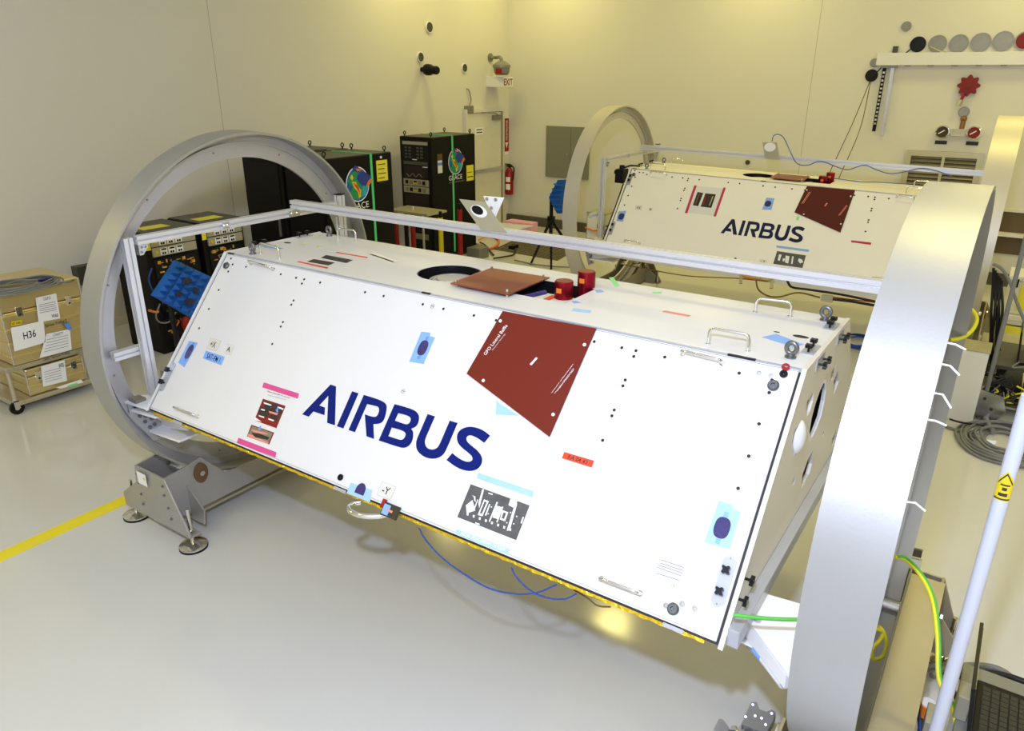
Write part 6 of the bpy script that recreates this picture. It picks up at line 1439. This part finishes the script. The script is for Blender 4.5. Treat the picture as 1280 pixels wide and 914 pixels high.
sl = obj('screen_lid', MB().box((xa + .148, ty0 + .1, zt5 + .02), (xa + .16, ty0 + .45, zt5 + .27), R=rotb('Y', -.1)), 'black_plastic', lp)
obj('display', MB().box((xa + .16, ty0 + .12, zt5 + .04), (xa + .163, ty0 + .43, zt5 + .25), R=rotb('Y', -.1)), 'cable_brown', sl)
# hanging black cable bundle by the far right ring
hb = []
for i in range(6):
    x0 = 1240 + i * 2.2
    pts = [hy(x0 + 2, 335 + 3 * i, 4.8), hy(x0 + 1, 360, 4.8), hy(x0 - 1 + (i % 2) * 3, 390, 4.75), hy(x0 - 2 - i % 3, 425, 4.8), hy(x0 - 6 + i * 2, 455, 4.85), hy(x0 - 8 + i * 4, 480, 4.9)]
    hb.append(pts)
t = thing('cable_bundle', 'bundle of thick black cables hanging beside the far right ring', 'cable bundle', hb[0][-1])
for p_ in hb: loopcable(p_, .011, 'cable_black', t, name='strand')
loopcable([hy(x, y, 4.4) for x, y in ((1241, 330), (1252, 336), (1262, 352), (1270, 375), (1280, 400), (1290, 420))], .012, 'cable_grey', None, name='hanging_cable', label='single grey cable sagging across the white bins at right', cat='cable')
for i in range(22):
    r0 = random.Random(i); x = 1226 + r0.random() * 50; y = 452 + r0.random() * 45
    ya_ = 4.22 + r0.random() * .12; pts = [hy(x, y, ya_), hy(x + r0.uniform(-12, 12), y + 7, ya_ - .04), hy(x + r0.uniform(-16, 16), y + r0.uniform(6, 16), ya_), hy(x + r0.uniform(-16, 20), y + r0.uniform(0, 20), ya_ + .04)]; pts = [V((p_.x, p_.y, max(p_.z, .02))) for p_ in pts]
    if i == 0: tg = thing('cable_tangle', 'tangle of black grey and yellow leads on the instrument cart', 'cables', (xa + .1, 4.25, .1))
    loopcable(pts, .007, ['cable_black', 'cable_grey', 'cable_black', 'cable_black', 'cable_black', 'bolt_grey', 'cable_yellow'][i % 7], tg, name='lead')
# tan box behind cables
a = hy(1226, 425, 5.6); obj('tan_box', MB().box((a.x, 5.6, 0), (a.x + .35, 5.9, a.z)), 'tan_plate', None, 'tan upright box behind the hanging black cables', 'box', bevel=.01)
# table with white bins and yellow labels further back
yb = 6.9; a = hy(1244, 420, yb); 
t = thing('bench', 'white bench behind the hanging cables at the right edge', 'bench', (a.x, yb, 0))
zt6 = hy(1260, 394, yb).z
obj('bench_top', MB().box((a.x - .1, yb, zt6 - .05), (a.x + 1.6, yb + .7, zt6)), 'white_paint', t, bevel=.004)
obj('bench_front', MB().box((a.x - .08, yb + .02, .1), (a.x + 1.6, yb + .05, zt6 - .05)), 'clear_bin', t)
obj('bench_label', MB().box((a.x + .02, yb + .01, zt6 - .42), (a.x + .25, yb + .02, zt6 - .12)), 'yellow_label', t)
for x in (a.x - .08, a.x + 1.55): obj('leg', MB().box((x, yb + .02, 0), (x + .05, yb + .07, .1)).box((x, yb + .6, 0), (x + .05, yb + .65, zt6 - .05)), 'steel', t)
zt7 = hy(1260, 345, yb).z
for i, (dx_, w_, lb) in enumerate(((.0, .42, 'white storage bin with yellow label on the bench, left one'), (.45, .5, 'white storage bin with yellow label on the bench, at the picture edge'))):
    b_ = thing('storage_bin', lb, 'bin', (a.x + dx_ + w_ / 2, yb + .25, zt6))
    obj('bin_body', MB().box((a.x + dx_, yb + .05, zt6 + .001), (a.x + dx_ + w_, yb + .5, zt7 - .05)), 'clear_bin', b_, bevel=.015)
    obj('bin_lid', MB().box((a.x + dx_ - .01, yb + .04, zt7 - .05), (a.x + dx_ + w_ + .01, yb + .51, zt7)), 'white_paint', b_, bevel=.008)
    s_ = obj('bin_label', MB().box((a.x + dx_ + .12, yb + .043, zt6 + .06), (a.x + dx_ + w_ - .03, yb + .05, zt7 - .09)), 'yellow_label', b_)
    obj('label_mark', MB().box((a.x + dx_ + .2, yb + .04, zt6 + .15), (a.x + dx_ + w_ - .1, yb + .043, zt6 + .19)), 'orange', s_)
    obj('bin_latch', MB().box((a.x + dx_ + .03, yb + .035, zt7 - .12), (a.x + dx_ + .09, yb + .05, zt7 - .03)), 'black_plastic', b_)
# blue cable heap on the floor behind the near satellite
c = hz(1073, 429, 0)
t = thing('cable_coil', 'small blue cable coil on the floor behind the near satellite', 'cable', (c.x, c.y, 0))
for k_ in range(5):
    pts = [V((c.x + (.2 - .02 * k_) * math.cos(a), c.y + (.24 - .02 * k_) * math.sin(a), .01 + .01 * (k_ % 3) + .004 * math.sin(3 * a + k_) + .004)) for a in [2 * math.pi * i / 28 for i in range(28)]]
    obj('cable_turn', MB().tube(pts, .007, 6, True), 'cable_blue', t)
